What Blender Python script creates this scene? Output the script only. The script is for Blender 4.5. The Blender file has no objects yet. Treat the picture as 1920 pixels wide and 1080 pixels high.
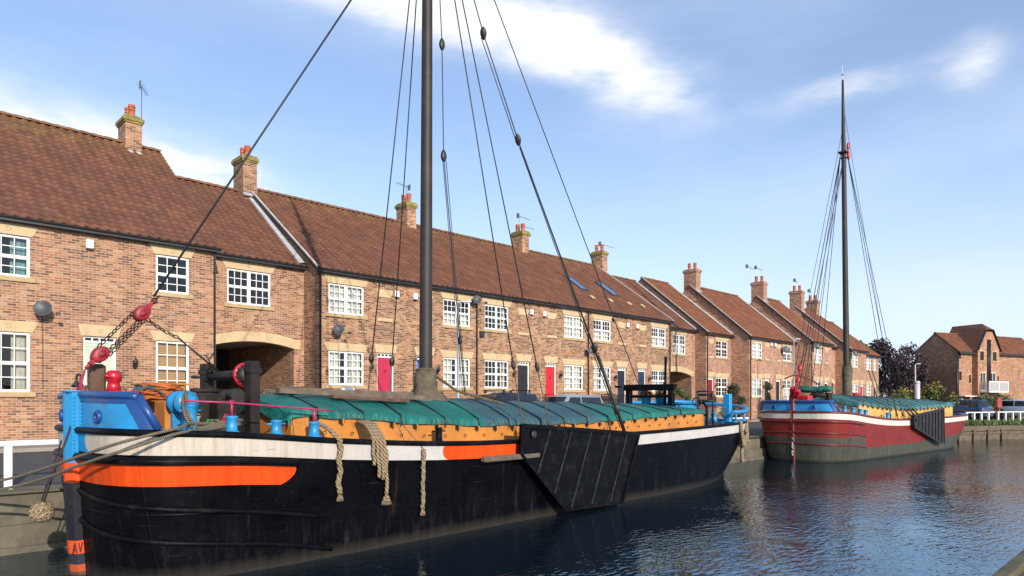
import bpy, math, random
from mathutils import Vector, Matrix
random.seed(7)
SC = bpy.context.scene
COL = SC.collection
PI = math.pi
R = math.radians
# world axes: x along the terrace (upstream), y away from the camera's bank towards the houses, z = 0 at the water

# ------------------------------------------------------------------ camera
cam_d = bpy.data.cameras.new('camera'); cam = bpy.data.objects.new('camera', cam_d); COL.objects.link(cam)
cam.location = (0, 0, 2.8); cam.rotation_euler = (R(90), 0, R(-44.6))
cam_d.sensor_width = 36; cam_d.lens = 24; cam_d.shift_y = 0.112
cam_d.clip_end = 3000; cam_d.clip_start = 0.05
SC.camera = cam

# ------------------------------------------------------------------ exposure
SC.view_settings.view_transform = 'Standard'
SC.view_settings.look = 'None'
SC.view_settings.exposure = 0.20
SC.view_settings.gamma = 1.0
SC.view_settings.use_curve_mapping = False
SC.cycles.use_denoising = True
SC.cycles.max_bounces = 6
SC.cycles.transparent_max_bounces = 12

# ------------------------------------------------------------------ sun and sky
SUN = Vector((-0.30, -1.0, 0.40)).normalized()
sd = bpy.data.lights.new('sun', 'SUN'); sd.energy = 4.6; sd.angle = R(0.5); sd.color = (1.0, 0.90, 0.77)
so = bpy.data.objects.new('sun', sd); COL.objects.link(so)
so.rotation_euler = SUN.to_track_quat('Z', 'Y').to_euler()
W = bpy.data.worlds.new('World'); SC.world = W; W.use_nodes = True
nt = W.node_tree; nt.nodes.clear()
def nn(t, ty, **kw):
    n = t.nodes.new(ty)
    for k, v in kw.items(): setattr(n, k, v)
    return n
def lk(t, a, b): t.links.new(a, b)
def setin(n, **kw):
    for k, v in kw.items(): n.inputs[k.replace('_', ' ')].default_value = v
def math_(t, op, a, b=None, c=None, clamp=False):
    n = t.nodes.new('ShaderNodeMath'); n.operation = op; n.use_clamp = clamp
    for i, q in enumerate((a, b, c)):
        if q is None: continue
        if isinstance(q, (int, float)): n.inputs[i].default_value = q
        else: t.links.new(q, n.inputs[i])
    return n.outputs[0]
def sky_world():
    out = nn(nt, 'ShaderNodeOutputWorld'); bg = nn(nt, 'ShaderNodeBackground')
    sky = nn(nt, 'ShaderNodeTexSky', sky_type='NISHITA')
    sky.sun_disc = False; sky.sun_elevation = math.asin(SUN.z); sky.sun_rotation = math.atan2(SUN.x, SUN.y)
    sky.air_density = 1.0; sky.dust_density = 0.6; sky.ozone_density = 2.2
    bg.inputs['Strength'].default_value = 0.12
    tc = nn(nt, 'ShaderNodeTexCoord')
    D = tc.outputs['Generated']
    # domain warp, so cloud edges are ragged
    nz = nn(nt, 'ShaderNodeTexNoise'); setin(nz, Scale=5.0, Detail=7.0, Roughness=0.6); 
    st = nn(nt, 'ShaderNodeMapping'); st.inputs['Scale'].default_value = (1, 1, 3.0); lk(nt, D, st.inputs[0]); lk(nt, st.outputs[0], nz.inputs['Vector'])
    dens = None
    def cloud(az, el, ra, re, tilt, amp):
        c = Vector((math.sin(az)*math.cos(el), math.cos(az)*math.cos(el), math.sin(el)))
        ea = Vector((math.cos(az), -math.sin(az), 0)); ee = c.cross(ea)*-1
        a1 = ea*math.cos(tilt)+ee*math.sin(tilt); a2 = -ea*math.sin(tilt)+ee*math.cos(tilt)
        def comp(ax, rad):
            dp = nn(nt, 'ShaderNodeVectorMath', operation='DOT_PRODUCT'); lk(nt, D, dp.inputs[0]); dp.inputs[1].default_value = ax/rad
            return math_(nt, 'SUBTRACT', dp.outputs['Value'], c.dot(ax)/rad)
        p, q = comp(a1, ra), comp(a2, re)
        r2 = math_(nt, 'ADD', math_(nt, 'MULTIPLY', p, p), math_(nt, 'MULTIPLY', q, q))
        return math_(nt, 'MULTIPLY', math_(nt, 'POWER', 2.718, math_(nt, 'MULTIPLY', r2, -1.0)), amp)
    for c in CLOUDS:
        k = cloud(*c); dens = k if dens is None else math_(nt, 'ADD', dens, k)
    n1 = math_(nt, 'MULTIPLY_ADD', nz.outputs['Fac'], 1.9, -0.42)
    d2 = math_(nt, 'MULTIPLY', dens, n1)
    mr = nn(nt, 'ShaderNodeMapRange', interpolation_type='SMOOTHSTEP'); setin(mr, From_Min=0.08, From_Max=1.12); lk(nt, d2, mr.inputs['Value'])
    # thin veil everywhere
    nz2 = nn(nt, 'ShaderNodeTexNoise'); setin(nz2, Scale=2.2, Detail=5.0, Roughness=0.55)
    st2 = nn(nt, 'ShaderNodeMapping'); st2.inputs['Scale'].default_value = (1, 1, 3.5); lk(nt, D, st2.inputs[0]); lk(nt, st2.outputs[0], nz2.inputs['Vector'])
    veil = nn(nt, 'ShaderNodeMapRange'); setin(veil, From_Min=0.42, From_Max=0.75, To_Min=0.0, To_Max=0.22); lk(nt, nz2.outputs['Fac'], veil.inputs['Value'])
    sep = nn(nt, 'ShaderNodeSeparateXYZ'); lk(nt, D, sep.inputs[0])
    hor = nn(nt, 'ShaderNodeMapRange', interpolation_type='SMOOTHSTEP'); setin(hor, From_Min=0.0, From_Max=0.42, To_Min=0.78, To_Max=0.20); lk(nt, sep.outputs['Z'], hor.inputs['Value'])
    pale = math_(nt, 'ADD', veil.outputs[0], hor.outputs[0], clamp=True)
    m0 = nn(nt, 'ShaderNodeMix', data_type='RGBA'); lk(nt, pale, m0.inputs[0]); 
    gain = nn(nt, 'ShaderNodeMix', data_type='RGBA', blend_type='MULTIPLY'); gain.inputs[0].default_value = 1.0
    lk(nt, sky.outputs[0], gain.inputs[6]); gain.inputs[7].default_value = SKY_GAIN
    lk(nt, gain.outputs[2], m0.inputs[6]); m0.inputs[7].default_value = PALE
    m1 = nn(nt, 'ShaderNodeMix', data_type='RGBA'); lk(nt, mr.outputs[0], m1.inputs[0]); lk(nt, m0.outputs[2], m1.inputs[6]); m1.inputs[7].default_value = CLOUD
    lk(nt, m1.outputs[2], bg.inputs['Color']); lk(nt, bg.outputs[0], out.inputs[0])
SKY_GAIN = (1.28, 1.38, 1.55, 1); PALE = (6.1, 7.1, 8.8, 1); CLOUD = (7.8, 7.9, 8.2, 1)
AZ0 = R(44.6)
CLOUDS = [  # azimuth, elevation, radii, tilt, amount
    (AZ0-R(9.0), R(30.5), 0.27, 0.046, R(-8), 1.30), (AZ0+R(3.5), R(27.5), 0.22, 0.045, R(-18), 1.02),
    (AZ0+R(9.5), R(25.0), 0.11, 0.034, R(-24), 0.85), (AZ0+R(2), R(34.5), 0.20, 0.05, R(-10), 0.9),
    (AZ0-R(30.0), R(17.9), 0.21, 0.040, R(-14), 1.4), (AZ0-R(24), R(16.5), 0.13, 0.045, R(-16), 1.1),
    (AZ0+R(26.5), R(22.5), 0.080, 0.022, R(4), 1.25), (AZ0+R(34.2), R(22.3), 0.036, 0.032, R(30), 1.25),
    (AZ0+R(8), R(21), 0.12, 0.03, R(-10), 0.42),
]
sky_world()

# ------------------------------------------------------------------ materials
def mat(name):
    m = bpy.data.materials.new(name); m.use_nodes = True; t = m.node_tree
    return m, t, t.nodes['Principled BSDF']
def coords(t, kind='Object', scale=None):
    c = nn(t, 'ShaderNodeTexCoord'); o = c.outputs[kind]
    if scale is not None:
        mp = nn(t, 'ShaderNodeMapping'); mp.inputs['Scale'].default_value = scale; lk(t, o, mp.inputs[0]); o = mp.outputs[0]
    return o
def noise(t, vec, scale, detail=4, rough=0.55):
    n = nn(t, 'ShaderNodeTexNoise'); setin(n, Scale=scale, Detail=detail, Roughness=rough)
    if vec is not None: lk(t, vec, n.inputs['Vector'])
    return n.outputs['Fac']
def ramp(t, fac, stops, interp='LINEAR'):
    n = nn(t, 'ShaderNodeValToRGB'); r = n.color_ramp; r.interpolation = interp
    while len(r.elements) > 1: r.elements.remove(r.elements[0])
    for i, (p, c) in enumerate(stops):
        e = r.elements[0] if i == 0 else r.elements.new(p)
        e.position = p; e.color = c if len(c) == 4 else (*c, 1)
    if fac is not None: lk(t, fac, n.inputs[0])
    return n.outputs[0]
def mixc(t, fac, a, b, blend='MIX'):
    n = nn(t, 'ShaderNodeMix', data_type='RGBA', blend_type=blend)
    for i, q in ((0, fac), (6, a), (7, b)):
        if isinstance(q, (int, float)): n.inputs[i].default_value = q
        elif isinstance(q, tuple): n.inputs[i].default_value = q if len(q) == 4 else (*q, 1)
        else: lk(t, q, n.inputs[i])
    return n.outputs[2]
def mapr(t, v, a, b, c=0, d=1):
    n = nn(t, 'ShaderNodeMapRange'); setin(n, From_Min=a, From_Max=b, To_Min=c, To_Max=d); lk(t, v, n.inputs[0]); return n.outputs[0]
def bump(t, bs, h, dist, strength=1.0):
    b = nn(t, 'ShaderNodeBump'); b.inputs['Strength'].default_value = strength; b.inputs['Distance'].default_value = dist
    lk(t, h, b.inputs['Height']); lk(t, b.outputs[0], bs.inputs['Normal']); return b

def simple(name, col, rough=0.6, var=0.25, scale=6.0, metal=0.0, bmp=0.0, dirt=None, dscale=2.0, spec=0.5):
    m, t, b = mat(name)
    v = coords(t)
    n = noise(t, v, scale, 5, 0.6)
    lo = tuple(c*(1-var) for c in col); hi = tuple(min(1, c*(1+var)) for c in col)
    c = ramp(t, n, [(0.3, lo), (0.7, hi)])
    if dirt:
        n2 = noise(t, v, dscale, 8, 0.7)
        c = mixc(t, mapr(t, n2, 0.52, 0.72, 0, 0.85), c, dirt)
    lk(t, c, b.inputs['Base Color'])
    setin(b, Roughness=rough, Metallic=metal); b.inputs['Specular IOR Level'].default_value = spec
    if bmp: bump(t, b, noise(t, v, scale*4, 4), bmp)
    return m

def brick_mat(name, tones, mortar, patch=None):
    m, t, b = mat(name)
    v = coords(t); sp = nn(t, 'ShaderNodeSeparateXYZ'); lk(t, v, sp.inputs[0])
    cb = nn(t, 'ShaderNodeCombineXYZ'); lk(t, math_(t, 'ADD', sp.outputs[0], sp.outputs[1]), cb.inputs[0]); lk(t, sp.outputs[2], cb.inputs[1])
    br = nn(t, 'ShaderNodeTexBrick'); br.offset = 0.5
    setin(br, Scale=1.0, Mortar_Size=0.0075, Mortar_Smooth=0.2, Bias=0.0, Brick_Width=0.235, Row_Height=0.078)
    br.inputs['Color1'].default_value = (0, 0, 0, 1); br.inputs['Color2'].default_value = (1, 1, 1, 1); br.inputs['Mortar'].default_value = (0.5, 0.5, 0.5, 1)
    lk(t, cb.outputs[0], br.inputs['Vector'])
    bw = nn(t, 'ShaderNodeRGBToBW'); lk(t, br.outputs['Color'], bw.inputs[0])
    c = ramp(t, bw.outputs[0], tones)
    big = noise(t, v, 0.55, 5, 0.6)
    c = mixc(t, 1.0, c, ramp(t, big, [(0.3, (0.72, 0.72, 0.74)), (0.7, (1.16, 1.12, 1.08))]), 'MULTIPLY')
    oi = nn(t, 'ShaderNodeObjectInfo'); c = mixc(t, 1.0, c, ramp(t, oi.outputs['Random'], [(0.0, (0.90, 0.89, 0.88)), (1.0, (1.08, 1.07, 1.05))]), 'MULTIPLY')
    st = noise(t, coords(t, 'Object', (1.6, 1.6, 0.16)), 1.0, 6, 0.65); c = mixc(t, 1.0, c, ramp(t, st, [(0.32, (0.74, 0.72, 0.70)), (0.55, (1.03, 1.03, 1.03))]), 'MULTIPLY')
    fine = noise(t, v, 30, 3)
    c = mixc(t, 1.0, c, ramp(t, fine, [(0.25, (0.7, 0.7, 0.7)), (0.75, (1.25, 1.25, 1.25))]), 'MULTIPLY')
    c = mixc(t, br.outputs['Fac'], c, mortar)
    lk(t, c, b.inputs['Base Color']); setin(b, Roughness=0.9)
    h = math_(t, 'SUBTRACT', math_(t, 'MULTIPLY', fine, 0.3), br.outputs['Fac'])
    bump(t, b, h, 0.006)
    return m
def tile_mat(name, base, lichen=0.5):
    m, t, b = mat(name)
    uv = coords(t, 'UV'); fl = nn(t, 'ShaderNodeVectorMath', operation='FLOOR'); lk(t, uv, fl.inputs[0])
    wn = nn(t, 'ShaderNodeTexWhiteNoise', noise_dimensions='2D'); lk(t, fl.outputs[0], wn.inputs['Vector'])
    lo = tuple(c*0.80 for c in base); hi = tuple(c*1.28 for c in base)
    c = ramp(t, wn.outputs['Value'], [(0.0, lo), (0.55, base), (1.0, hi)])
    v = coords(t)
    big = noise(t, v, 0.5, 5, 0.65)
    c = mixc(t, 1.0, c, ramp(t, big, [(0.3, (0.86, 0.85, 0.84)), (0.7, (1.12, 1.10, 1.07))]), 'MULTIPLY')
    sp = nn(t, 'ShaderNodeSeparateXYZ'); lk(t, uv, sp.inputs[0])
    up = mapr(t, sp.outputs[1], 10, 27, -0.20, 0.15)
    ln = math_(t, 'ADD', noise(t, v, 2.2, 8, 0.72), up)
    c = mixc(t, mapr(t, ln, 0.54, 0.76, 0, lichen), c, (0.27, 0.19, 0.045))
    dk = noise(t, v, 7, 6, 0.7)
    c = mixc(t, mapr(t, dk, 0.58, 0.75, 0, 0.45), c, (0.06, 0.04, 0.03))
    lk(t, c, b.inputs['Base Color']); setin(b, Roughness=0.8)
    bump(t, b, noise(t, v, 40, 4), 0.004)
    return m
M = {}
M['brick'] = brick_mat('red_brick', [(0.0, (0.17, 0.085, 0.052)), (0.18, (0.21, 0.105, 0.062)), (0.30, (0.335, 0.145, 0.080)), (0.6, (0.39, 0.188, 0.098)), (0.85, (0.44, 0.235, 0.128)), (1.0, (0.48, 0.30, 0.185))], (0.50, 0.39, 0.29))
M['brick_b'] = brick_mat('mottled_brick', [(0.0, (0.12, 0.06, 0.035)), (0.28, (0.17, 0.088, 0.048)), (0.40, (0.325, 0.145, 0.076)), (0.75, (0.39, 0.192, 0.096)), (1.0, (0.46, 0.28, 0.158))], (0.47, 0.365, 0.26))
M['brick_c'] = brick_mat('orange_brick', [(0.0, (0.20, 0.09, 0.06)), (0.3, (0.36, 0.16, 0.09)), (0.7, (0.44, 0.21, 0.125)), (1.0, (0.50, 0.30, 0.19))], (0.48, 0.38, 0.30))
M['tile'] = tile_mat('pantile', (0.152, 0.063, 0.035), 0.5)
M['tile_b'] = tile_mat('pantile_red', (0.185, 0.070, 0.035), 0.45)
M['roof_flat'] = simple('roof_back', (0.14, 0.055, 0.032), 0.85, 0.3, 3)
M['stone'] = simple('buff_stone', (0.50, 0.375, 0.215), 0.85, 0.12, 3, bmp=0.003, dirt=(0.33, 0.25, 0.15), dscale=1.2)
M['sill'] = simple('sill_stone', (0.42, 0.30, 0.165), 0.85, 0.15, 4, dirt=(0.25, 0.19, 0.11))
M['mortar'] = simple('verge_mortar', (0.48, 0.44, 0.40), 0.9, 0.2, 5)
M['lead'] = simple('lead_flashing', (0.42, 0.42, 0.43), 0.55, 0.2, 4)
M['white'] = simple('white_paint', (0.80, 0.79, 0.76), 0.4, 0.04, 4)
M['offwhite'] = simple('white_plastic', (0.74, 0.73, 0.70), 0.5, 0.05, 4)
M['black'] = simple('black_plastic', (0.022, 0.023, 0.026), 0.45, 0.3, 4)
M['iron'] = simple('black_iron', (0.02, 0.02, 0.022), 0.5, 0.3, 8)
M['pot'] = simple('terracotta_pot', (0.40, 0.10, 0.045), 0.8, 0.3, 5)
M['lichen'] = simple('lichened_cap', (0.24, 0.19, 0.06), 0.95, 0.5, 5, bmp=0.01, dirt=(0.10, 0.09, 0.04))
M['alu'] = simple('aerial_metal', (0.22, 0.22, 0.23), 0.4, 0.1, 4, metal=0.7)
M['dish'] = simple('dish_grey', (0.055, 0.058, 0.065), 0.5, 0.1, 4)
M['room'] = simple('room_wall', (0.09, 0.075, 0.06), 0.9, 0.1)
M['plaster'] = simple('soffit', (0.30, 0.28, 0.25), 0.9, 0.1)
for nm, c in {'red': (0.50, 0.018, 0.03), 'crimson': (0.42, 0.022, 0.06), 'blue': (0.01, 0.13, 0.50), 'ink': (0.012, 0.015, 0.028), 'coal': (0.018, 0.018, 0.02), 'sage': (0.46, 0.50, 0.40), 'maroon': (0.22, 0.02, 0.025), 'navy': (0.015, 0.03, 0.075)}.items():
    M['door_'+nm] = simple('door_'+nm, c, 0.35, 0.08, 3)
def glass_mat():
    m, t, b = mat('window_glass'); t.nodes.remove(b); out = t.nodes['Material Output']
    tr = nn(t, 'ShaderNodeBsdfTransparent'); tr.inputs[0].default_value = (0.80, 0.83, 0.82, 1)
    gl = nn(t, 'ShaderNodeBsdfGlossy'); gl.inputs['Roughness'].default_value = 0.03
    fr = nn(t, 'ShaderNodeFresnel'); fr.inputs[0].default_value = 1.5
    v = coords(t); bp = nn(t, 'ShaderNodeBump'); bp.inputs['Distance'].default_value = 0.004; lk(t, noise(t, v, 2.5, 2), bp.inputs['Height']); lk(t, bp.outputs[0], gl.inputs['Normal'])
    mx = nn(t, 'ShaderNodeMixShader'); lk(t, math_(t, 'MULTIPLY_ADD', fr.outputs[0], 1.2, 0.02), mx.inputs[0]); lk(t, tr.outputs[0], mx.inputs[1]); lk(t, gl.outputs[0], mx.inputs[2])
    lk(t, mx.outputs[0], out.inputs[0]); return m
M['glass'] = glass_mat()
M['darkglass'] = simple('dark_glass', (0.012, 0.015, 0.02), 0.06, 0.1)
M['skyglass'] = simple('skylight_glass', (0.55, 0.62, 0.72), 0.08, 0.05, metal=1.0)
M['net'] = simple('net_curtain', (0.72, 0.70, 0.65), 0.9, 0.08, 5)
M['drape'] = simple('drape', (0.55, 0.50, 0.42), 0.9, 0.2, 5)
M['tealdrape'] = simple('teal_drape', (0.16, 0.30, 0.32), 0.9, 0.3, 5)
M['woodblind'] = simple('wooden_blind', (0.50, 0.29, 0.115), 0.6, 0.1, 4)
M['concrete'] = simple('quay_concrete', (0.115, 0.098, 0.070), 0.95, 0.35, 1.6, bmp=0.02, dirt=(0.035, 0.034, 0.022), dscale=0.9)
M['asphalt'] = simple('asphalt', (0.052, 0.052, 0.054), 0.9, 0.25, 5, bmp=0.004, dirt=(0.085, 0.083, 0.08), dscale=0.6)
M['paving'] = simple('paving', (0.26, 0.235, 0.20), 0.9, 0.2, 2, dirt=(0.17, 0.15, 0.12))
M['grassy'] = simple('turf', (0.07, 0.095, 0.022), 0.95, 0.4, 3, bmp=0.03, dirt=(0.12, 0.11, 0.04), dscale=0.7)
M['grass'] = simple('grass_blade', (0.075, 0.11, 0.022), 0.8, 0.5, 1.3)
M['timber'] = simple('bank_timber', (0.11, 0.08, 0.05), 0.9, 0.4, 3, bmp=0.01, dirt=(0.05, 0.045, 0.03))

# ------------------------------------------------------------------ mesh builder
class MB:
    def __init__(s): s.v = []; s.f = []; s.m = []; s.uv = []; s.sm = []
    def add(s, vs, fs, m=0, uvs=None, smooth=False):
        o = len(s.v); s.v += [tuple(p) for p in vs]
        for i, f in enumerate(fs):
            s.f.append([o+k for k in f]); s.m.append(m); s.sm.append(smooth)
            s.uv.append(uvs[i] if uvs else [(0, 0)]*len(f))
        return s
    def quad(s, a, b, c, d, m=0, uv=None): return s.add([a, b, c, d], [(0, 1, 2, 3)], m, [uv] if uv else None)
    def box(s, x0, x1, y0, y1, z0, z1, m=0, mtx=None):
        vs = [(x0,y0,z0),(x1,y0,z0),(x1,y1,z0),(x0,y1,z0),(x0,y0,z1),(x1,y0,z1),(x1,y1,z1),(x0,y1,z1)]
        if mtx: vs = [tuple(mtx @ Vector(p)) for p in vs]
        return s.add(vs, [(3,2,1,0),(4,5,6,7),(0,1,5,4),(1,2,6,5),(2,3,7,6),(3,0,4,7)], m)
    def bbox(s, x0, x1, y0, y1, z0, z1, bv=0.02, m=0, mtx=None):   # box with chamfered edges
        pts = []; 
        for z, i in ((z0, bv), (z0+bv, 0), (z1-bv, 0), (z1, bv)):
            a, b_, c, d = x0+i, x1-i, y0+i, y1-i; e = bv
            pts.append([(a+e,c,z),(b_-e,c,z),(b_,c+e,z),(b_,d-e,z),(b_-e,d,z),(a+e,d,z),(a,d-e,z),(a,c+e,z)])
        return s.loft(pts, m, True, True, mtx=mtx)
    def loft(s, rings, m=0, closed=True, cap=False, smooth=False, mtx=None, uvs=None):
        n = len(rings[0]); vs = [p for r in rings for p in r]
        if mtx: vs = [tuple(mtx @ Vector(p)) for p in vs]
        fs = []; uu = []
        for i in range(len(rings)-1):
            for j in range(n if closed else n-1):
                k = (j+1) % n
                fs.append((i*n+j, i*n+k, (i+1)*n+k, (i+1)*n+j))
                if uvs: uu.append([uvs(i, j), uvs(i, j+1), uvs(i+1, j+1), uvs(i+1, j)])
        s.add(vs, fs, m, uu if uvs else None, smooth)
        if cap:
            o = len(s.v)-len(vs)
            s.f.append([o+j for j in range(n)][::-1]); s.m.append(m); s.sm.append(False); s.uv.append([(0, 0)]*n)
            s.f.append([o+(len(rings)-1)*n+j for j in range(n)]); s.m.append(m); s.sm.append(False); s.uv.append([(0, 0)]*n)
        return s
    def tube(s, pts, r, n=6, m=0, cap=True, flat=1.0):
        P = [Vector(p) for p in pts]; rr = r if isinstance(r, (list, tuple)) else [r]*len(P)
        T = [(P[min(i+1, len(P)-1)]-P[max(i-1, 0)]).normalized() for i in range(len(P))]
        u = T[0].orthogonal().normalized()
        if abs(T[0].z) < 0.95: u = (Vector((0,0,1)) - T[0]*T[0].z).normalized()
        rings = []; L = [0.0]
        for i in range(len(P)):
            u = (u - T[i]*u.dot(T[i])).normalized(); w = T[i].cross(u)
            rings.append([tuple(P[i] + (u*math.cos(2*PI*j/n) + w*flat*math.sin(2*PI*j/n))*rr[i]) for j in range(n)])
            if i: L.append(L[-1]+(P[i]-P[i-1]).length)
        return s.loft(rings, m, True, cap, n > 5, uvs=lambda i, j: (j/n, L[i]))
    def lathe(s, prof, c=(0,0,0), n=16, m=0, mtx=None):
        rings = [[(c[0]+r*math.cos(2*PI*j/n), c[1]+r*math.sin(2*PI*j/n), c[2]+z) for j in range(n)] for r, z in prof]
        return s.loft(rings, m, True, True, True, mtx)
    def prism(s, poly, axis, a, b, m=0):   # polygon in the two other axes, extruded along axis from a to b
        def pt(p, q):
            return {'x': (q, p[0], p[1]), 'y': (p[0], q, p[1]), 'z': (p[0], p[1], q)}[axis]
        n = len(poly); vs = [pt(p, a) for p in poly]+[pt(p, b) for p in poly]
        fs = [tuple(range(n))[::-1], tuple(range(n, 2*n))]+[(i, (i+1)%n, n+(i+1)%n, n+i) for i in range(n)]
        return s.add(vs, fs, m)
    def torus(s, c, R_, r, axis=(0,0,1), n=20, k=6, m=0, stretch=None):
        ax = Vector(axis).normalized(); u = ax.orthogonal().normalized() if stretch is None else Vector(stretch).normalized(); w = ax.cross(u)
        sx = 1.0 if stretch is None else 1.5
        pts = [Vector(c)+u*math.cos(2*PI*i/n)*R_*sx+w*math.sin(2*PI*i/n)*R_ for i in range(n)]
        rings = []
        for i in range(n):
            t_ = (pts[(i+1)%n]-pts[i-1]).normalized(); o = t_.cross(ax)
            rings.append([tuple(pts[i]+o*math.cos(2*PI*j/k)*r+ax*math.sin(2*PI*j/k)*r) for j in range(k)])
        rings.append(rings[0]); return s.loft(rings, m, True, False, True, uvs=lambda i, j: (j/k, 2*PI*R_*i/n))
    def build(s, name, mats, parent=None, loc=(0,0,0), rz=0):
        me = bpy.data.meshes.new(name); me.from_pydata(s.v, [], s.f)
        mats = mats if isinstance(mats, (list, tuple)) else [mats]
        for q in mats: me.materials.append(M[q] if isinstance(q, str) else q)
        me.polygons.foreach_set('material_index', s.m); me.polygons.foreach_set('use_smooth', s.sm)
        uvl = me.uv_layers.new(name='UVMap'); flat = [c for f in s.uv for p in f for c in p]
        uvl.data.foreach_set('uv', flat)
        me.update()
        o = bpy.data.objects.new(name, me); COL.objects.link(o); o.parent = parent; o.location = loc; o.rotation_euler = (0, 0, rz)
        return o
def tag(o, label, cat, group=None, kind=None):
    if label: o['label'] = label
    if cat: o['category'] = cat
    if group: o['group'] = group
    if kind: o['kind'] = kind
    return o
def thing(name, label, cat, loc=(0,0,0), rz=0, group=None):
    o = bpy.data.objects.new(name, None); COL.objects.link(o); o.location = loc; o.rotation_euler = (0, 0, rz); o.empty_display_size = 0.3
    return tag(o, label, cat, group)
def sag(a, b, d, n=10):
    a, b = Vector(a), Vector(b)
    return [a.lerp(b, i/n) - Vector((0, 0, d*4*(i/n)*(1-i/n))) for i in range(n+1)]
def smooth_path(pts, k=6):
    P = [Vector(p) for p in pts]; out = []
    for i in range(len(P)-1):
        p0, p1, p2, p3 = P[max(i-1,0)], P[i], P[i+1], P[min(i+2, len(P)-1)]
        for j in range(k):
            t = j/k
            out.append(0.5*((2*p1)+(p2-p0)*t+(2*p0-5*p1+4*p2-p3)*t*t+(3*p1-p0-3*p2+p3)*t**3))
    out.append(P[-1]); return out

# ------------------------------------------------------------------ ground, quay, water
EDGE = [(-60, 15.6), (20, 15.5), (44, 15.3), (52, 14.2), (60.4, 12.3), (66.2, 9.9), (78, 3), (100, -14), (160, -70), (400, -330)]
def water_mat():
    m, t, b = mat('canal_water')
    c = nn(t, 'ShaderNodeTexCoord'); v = c.outputs['Object']
    # ripples run across the line of sight: stretched along the wind
    mp = nn(t, 'ShaderNodeMapping'); mp.inputs['Rotation'].default_value = (0, 0, R(45)); mp.inputs['Scale'].default_value = (0.8, 2.0, 1.0); lk(t, v, mp.inputs[0])
    n1 = math_(t, 'POWER', noise(t, mp.outputs[0], 4.6, 2, 0.45), 1.6); n2 = noise(t, mp.outputs[0], 1.9, 2, 0.4); n3 = noise(t, v, 0.28, 3, 0.6)
    amp = mapr(t, n3, 0.36, 0.60, 0.45, 1.25)
    h = math_(t, 'MULTIPLY', math_(t, 'ADD', math_(t, 'MULTIPLY', n1, 1.1), math_(t, 'MULTIPLY', n2, 0.7)), amp)
    setin(b, Roughness=0.03, IOR=4.2); b.inputs['Base Color'].default_value = (0.006, 0.011, 0.016, 1)
    bump(t, b, h, 0.0145); b.inputs['Specular Tint'].default_value = (0.64, 0.85, 1.0, 1)
    return m
M['water'] = water_mat()
wb = MB(); wb.quad((-120, -420, 0), (520, -420, 0), (520, 40, 0), (-120, 40, 0))
tag(wb.build('water', 'water'), None, None, kind='structure')
def edge_sheet(off0, off1, z0, z1, i0=0, i1=None):
    b = MB(); E_ = EDGE[i0:i1]; a = []; c = []
    for i, (x, y) in enumerate(E_):
        p0 = Vector(E_[max(i-1, 0)]); p1 = Vector(E_[min(i+1, len(E_)-1)]); d = (p1-p0).normalized(); n = Vector((-d.y, d.x))
        a.append((x+n.x*off0, y+n.y*off0, z0)); c.append((x+n.x*off1, y+n.y*off1, z1))
    for i in range(len(E_)-1): b.quad(a[i], a[i+1], c[i+1], c[i])
    return b
# land sheet, reaching the horizon
g = MB(); top = [(x, y, 1.10) for x, y in EDGE]; far = [(-60, 1500, 1.1), (300, 1500, 1.1), (600, 1500, 1.1), (900, 1500, 1.1), (1200, 1400, 1.1), (1500, 1200, 1.1), (1700, 900, 1.1), (1800, 600, 1.1), (1900, 0, 1.1), (2000, -400, 1.1)]
for i in range(len(EDGE)-1): g.quad(top[i], top[i+1], far[i+1], far[i])
tag(g.build('ground', 'grassy'), None, None, kind='structure')
# concrete quay wall with a step in its face and a coping
b = MB()
for x0, x1 in ((-60, 44.0),):
    b.box(x0, x1, 15.62, 16.6, -0.6, 1.13); b.box(x0, x1, 15.50, 15.615, -0.6, 0.52)
    b.box(x0, x1, 15.42, 15.495, -0.6, 0.12)
tag(b.build('quay_wall', 'concrete'), 'stained concrete quay wall behind the black barge with stepped foot in the water', 'quay wall')
b = MB(); b.quad((-60, 16.602, 1.14), (62, 16.602, 1.14), (62, 22.6, 1.45), (-60, 22.6, 1.45))
tag(b.build('road', 'asphalt'), None, None, kind='structure')
b = MB(); b.box(-60, 75, 22.6, 30, 0.9, 1.56); tag(b.build('pavement', 'paving'), None, None, kind='structure')
# timber-faced bank where the canal bends
b = MB(); E2 = EDGE[2:]
for i in range(len(E2)-2):
    p, q = Vector(E2[i]), Vector(E2[i+1]); d = (q-p).normalized(); L_ = (q-p).length; a = math.atan2(d.y, d.x)
    mt = Matrix.Translation((p.x, p.y, 0)) @ Matrix.Rotation(a, 4, 'Z')
    b.box(0, L_, -0.10, 0.0, -0.4, 0.42, mtx=mt); b.box(0, L_, -0.16, -0.1005, 0.44, 0.62, mtx=mt); b.box(0, L_, -0.09, 0.25, 0.66, 1.06, mtx=mt)
    for k in range(int(L_/1.6)): b.box(k*1.6, k*1.6+0.16, -0.24, -0.165, -0.4, 0.75, mtx=mt)
tag(b.build('timber_bank', 'timber'), 'weathered timber piling holding the grassy bank beyond the red barge', 'bank wall')
# near bank at the camera's feet
b = MB(); b.box(-30, 14, -25, 1.25, -0.6, 1.14); b.bbox(-30, 14, 1.252, 1.40, -0.6, 1.20, 0.02)
tag(b.build('near_bank', simple('mossy_concrete', (0.10, 0.085, 0.045), 0.95, 0.4, 3, bmp=0.015, dirt=(0.035, 0.04, 0.018), dscale=1.5)), None, None, kind='structure')

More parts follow.
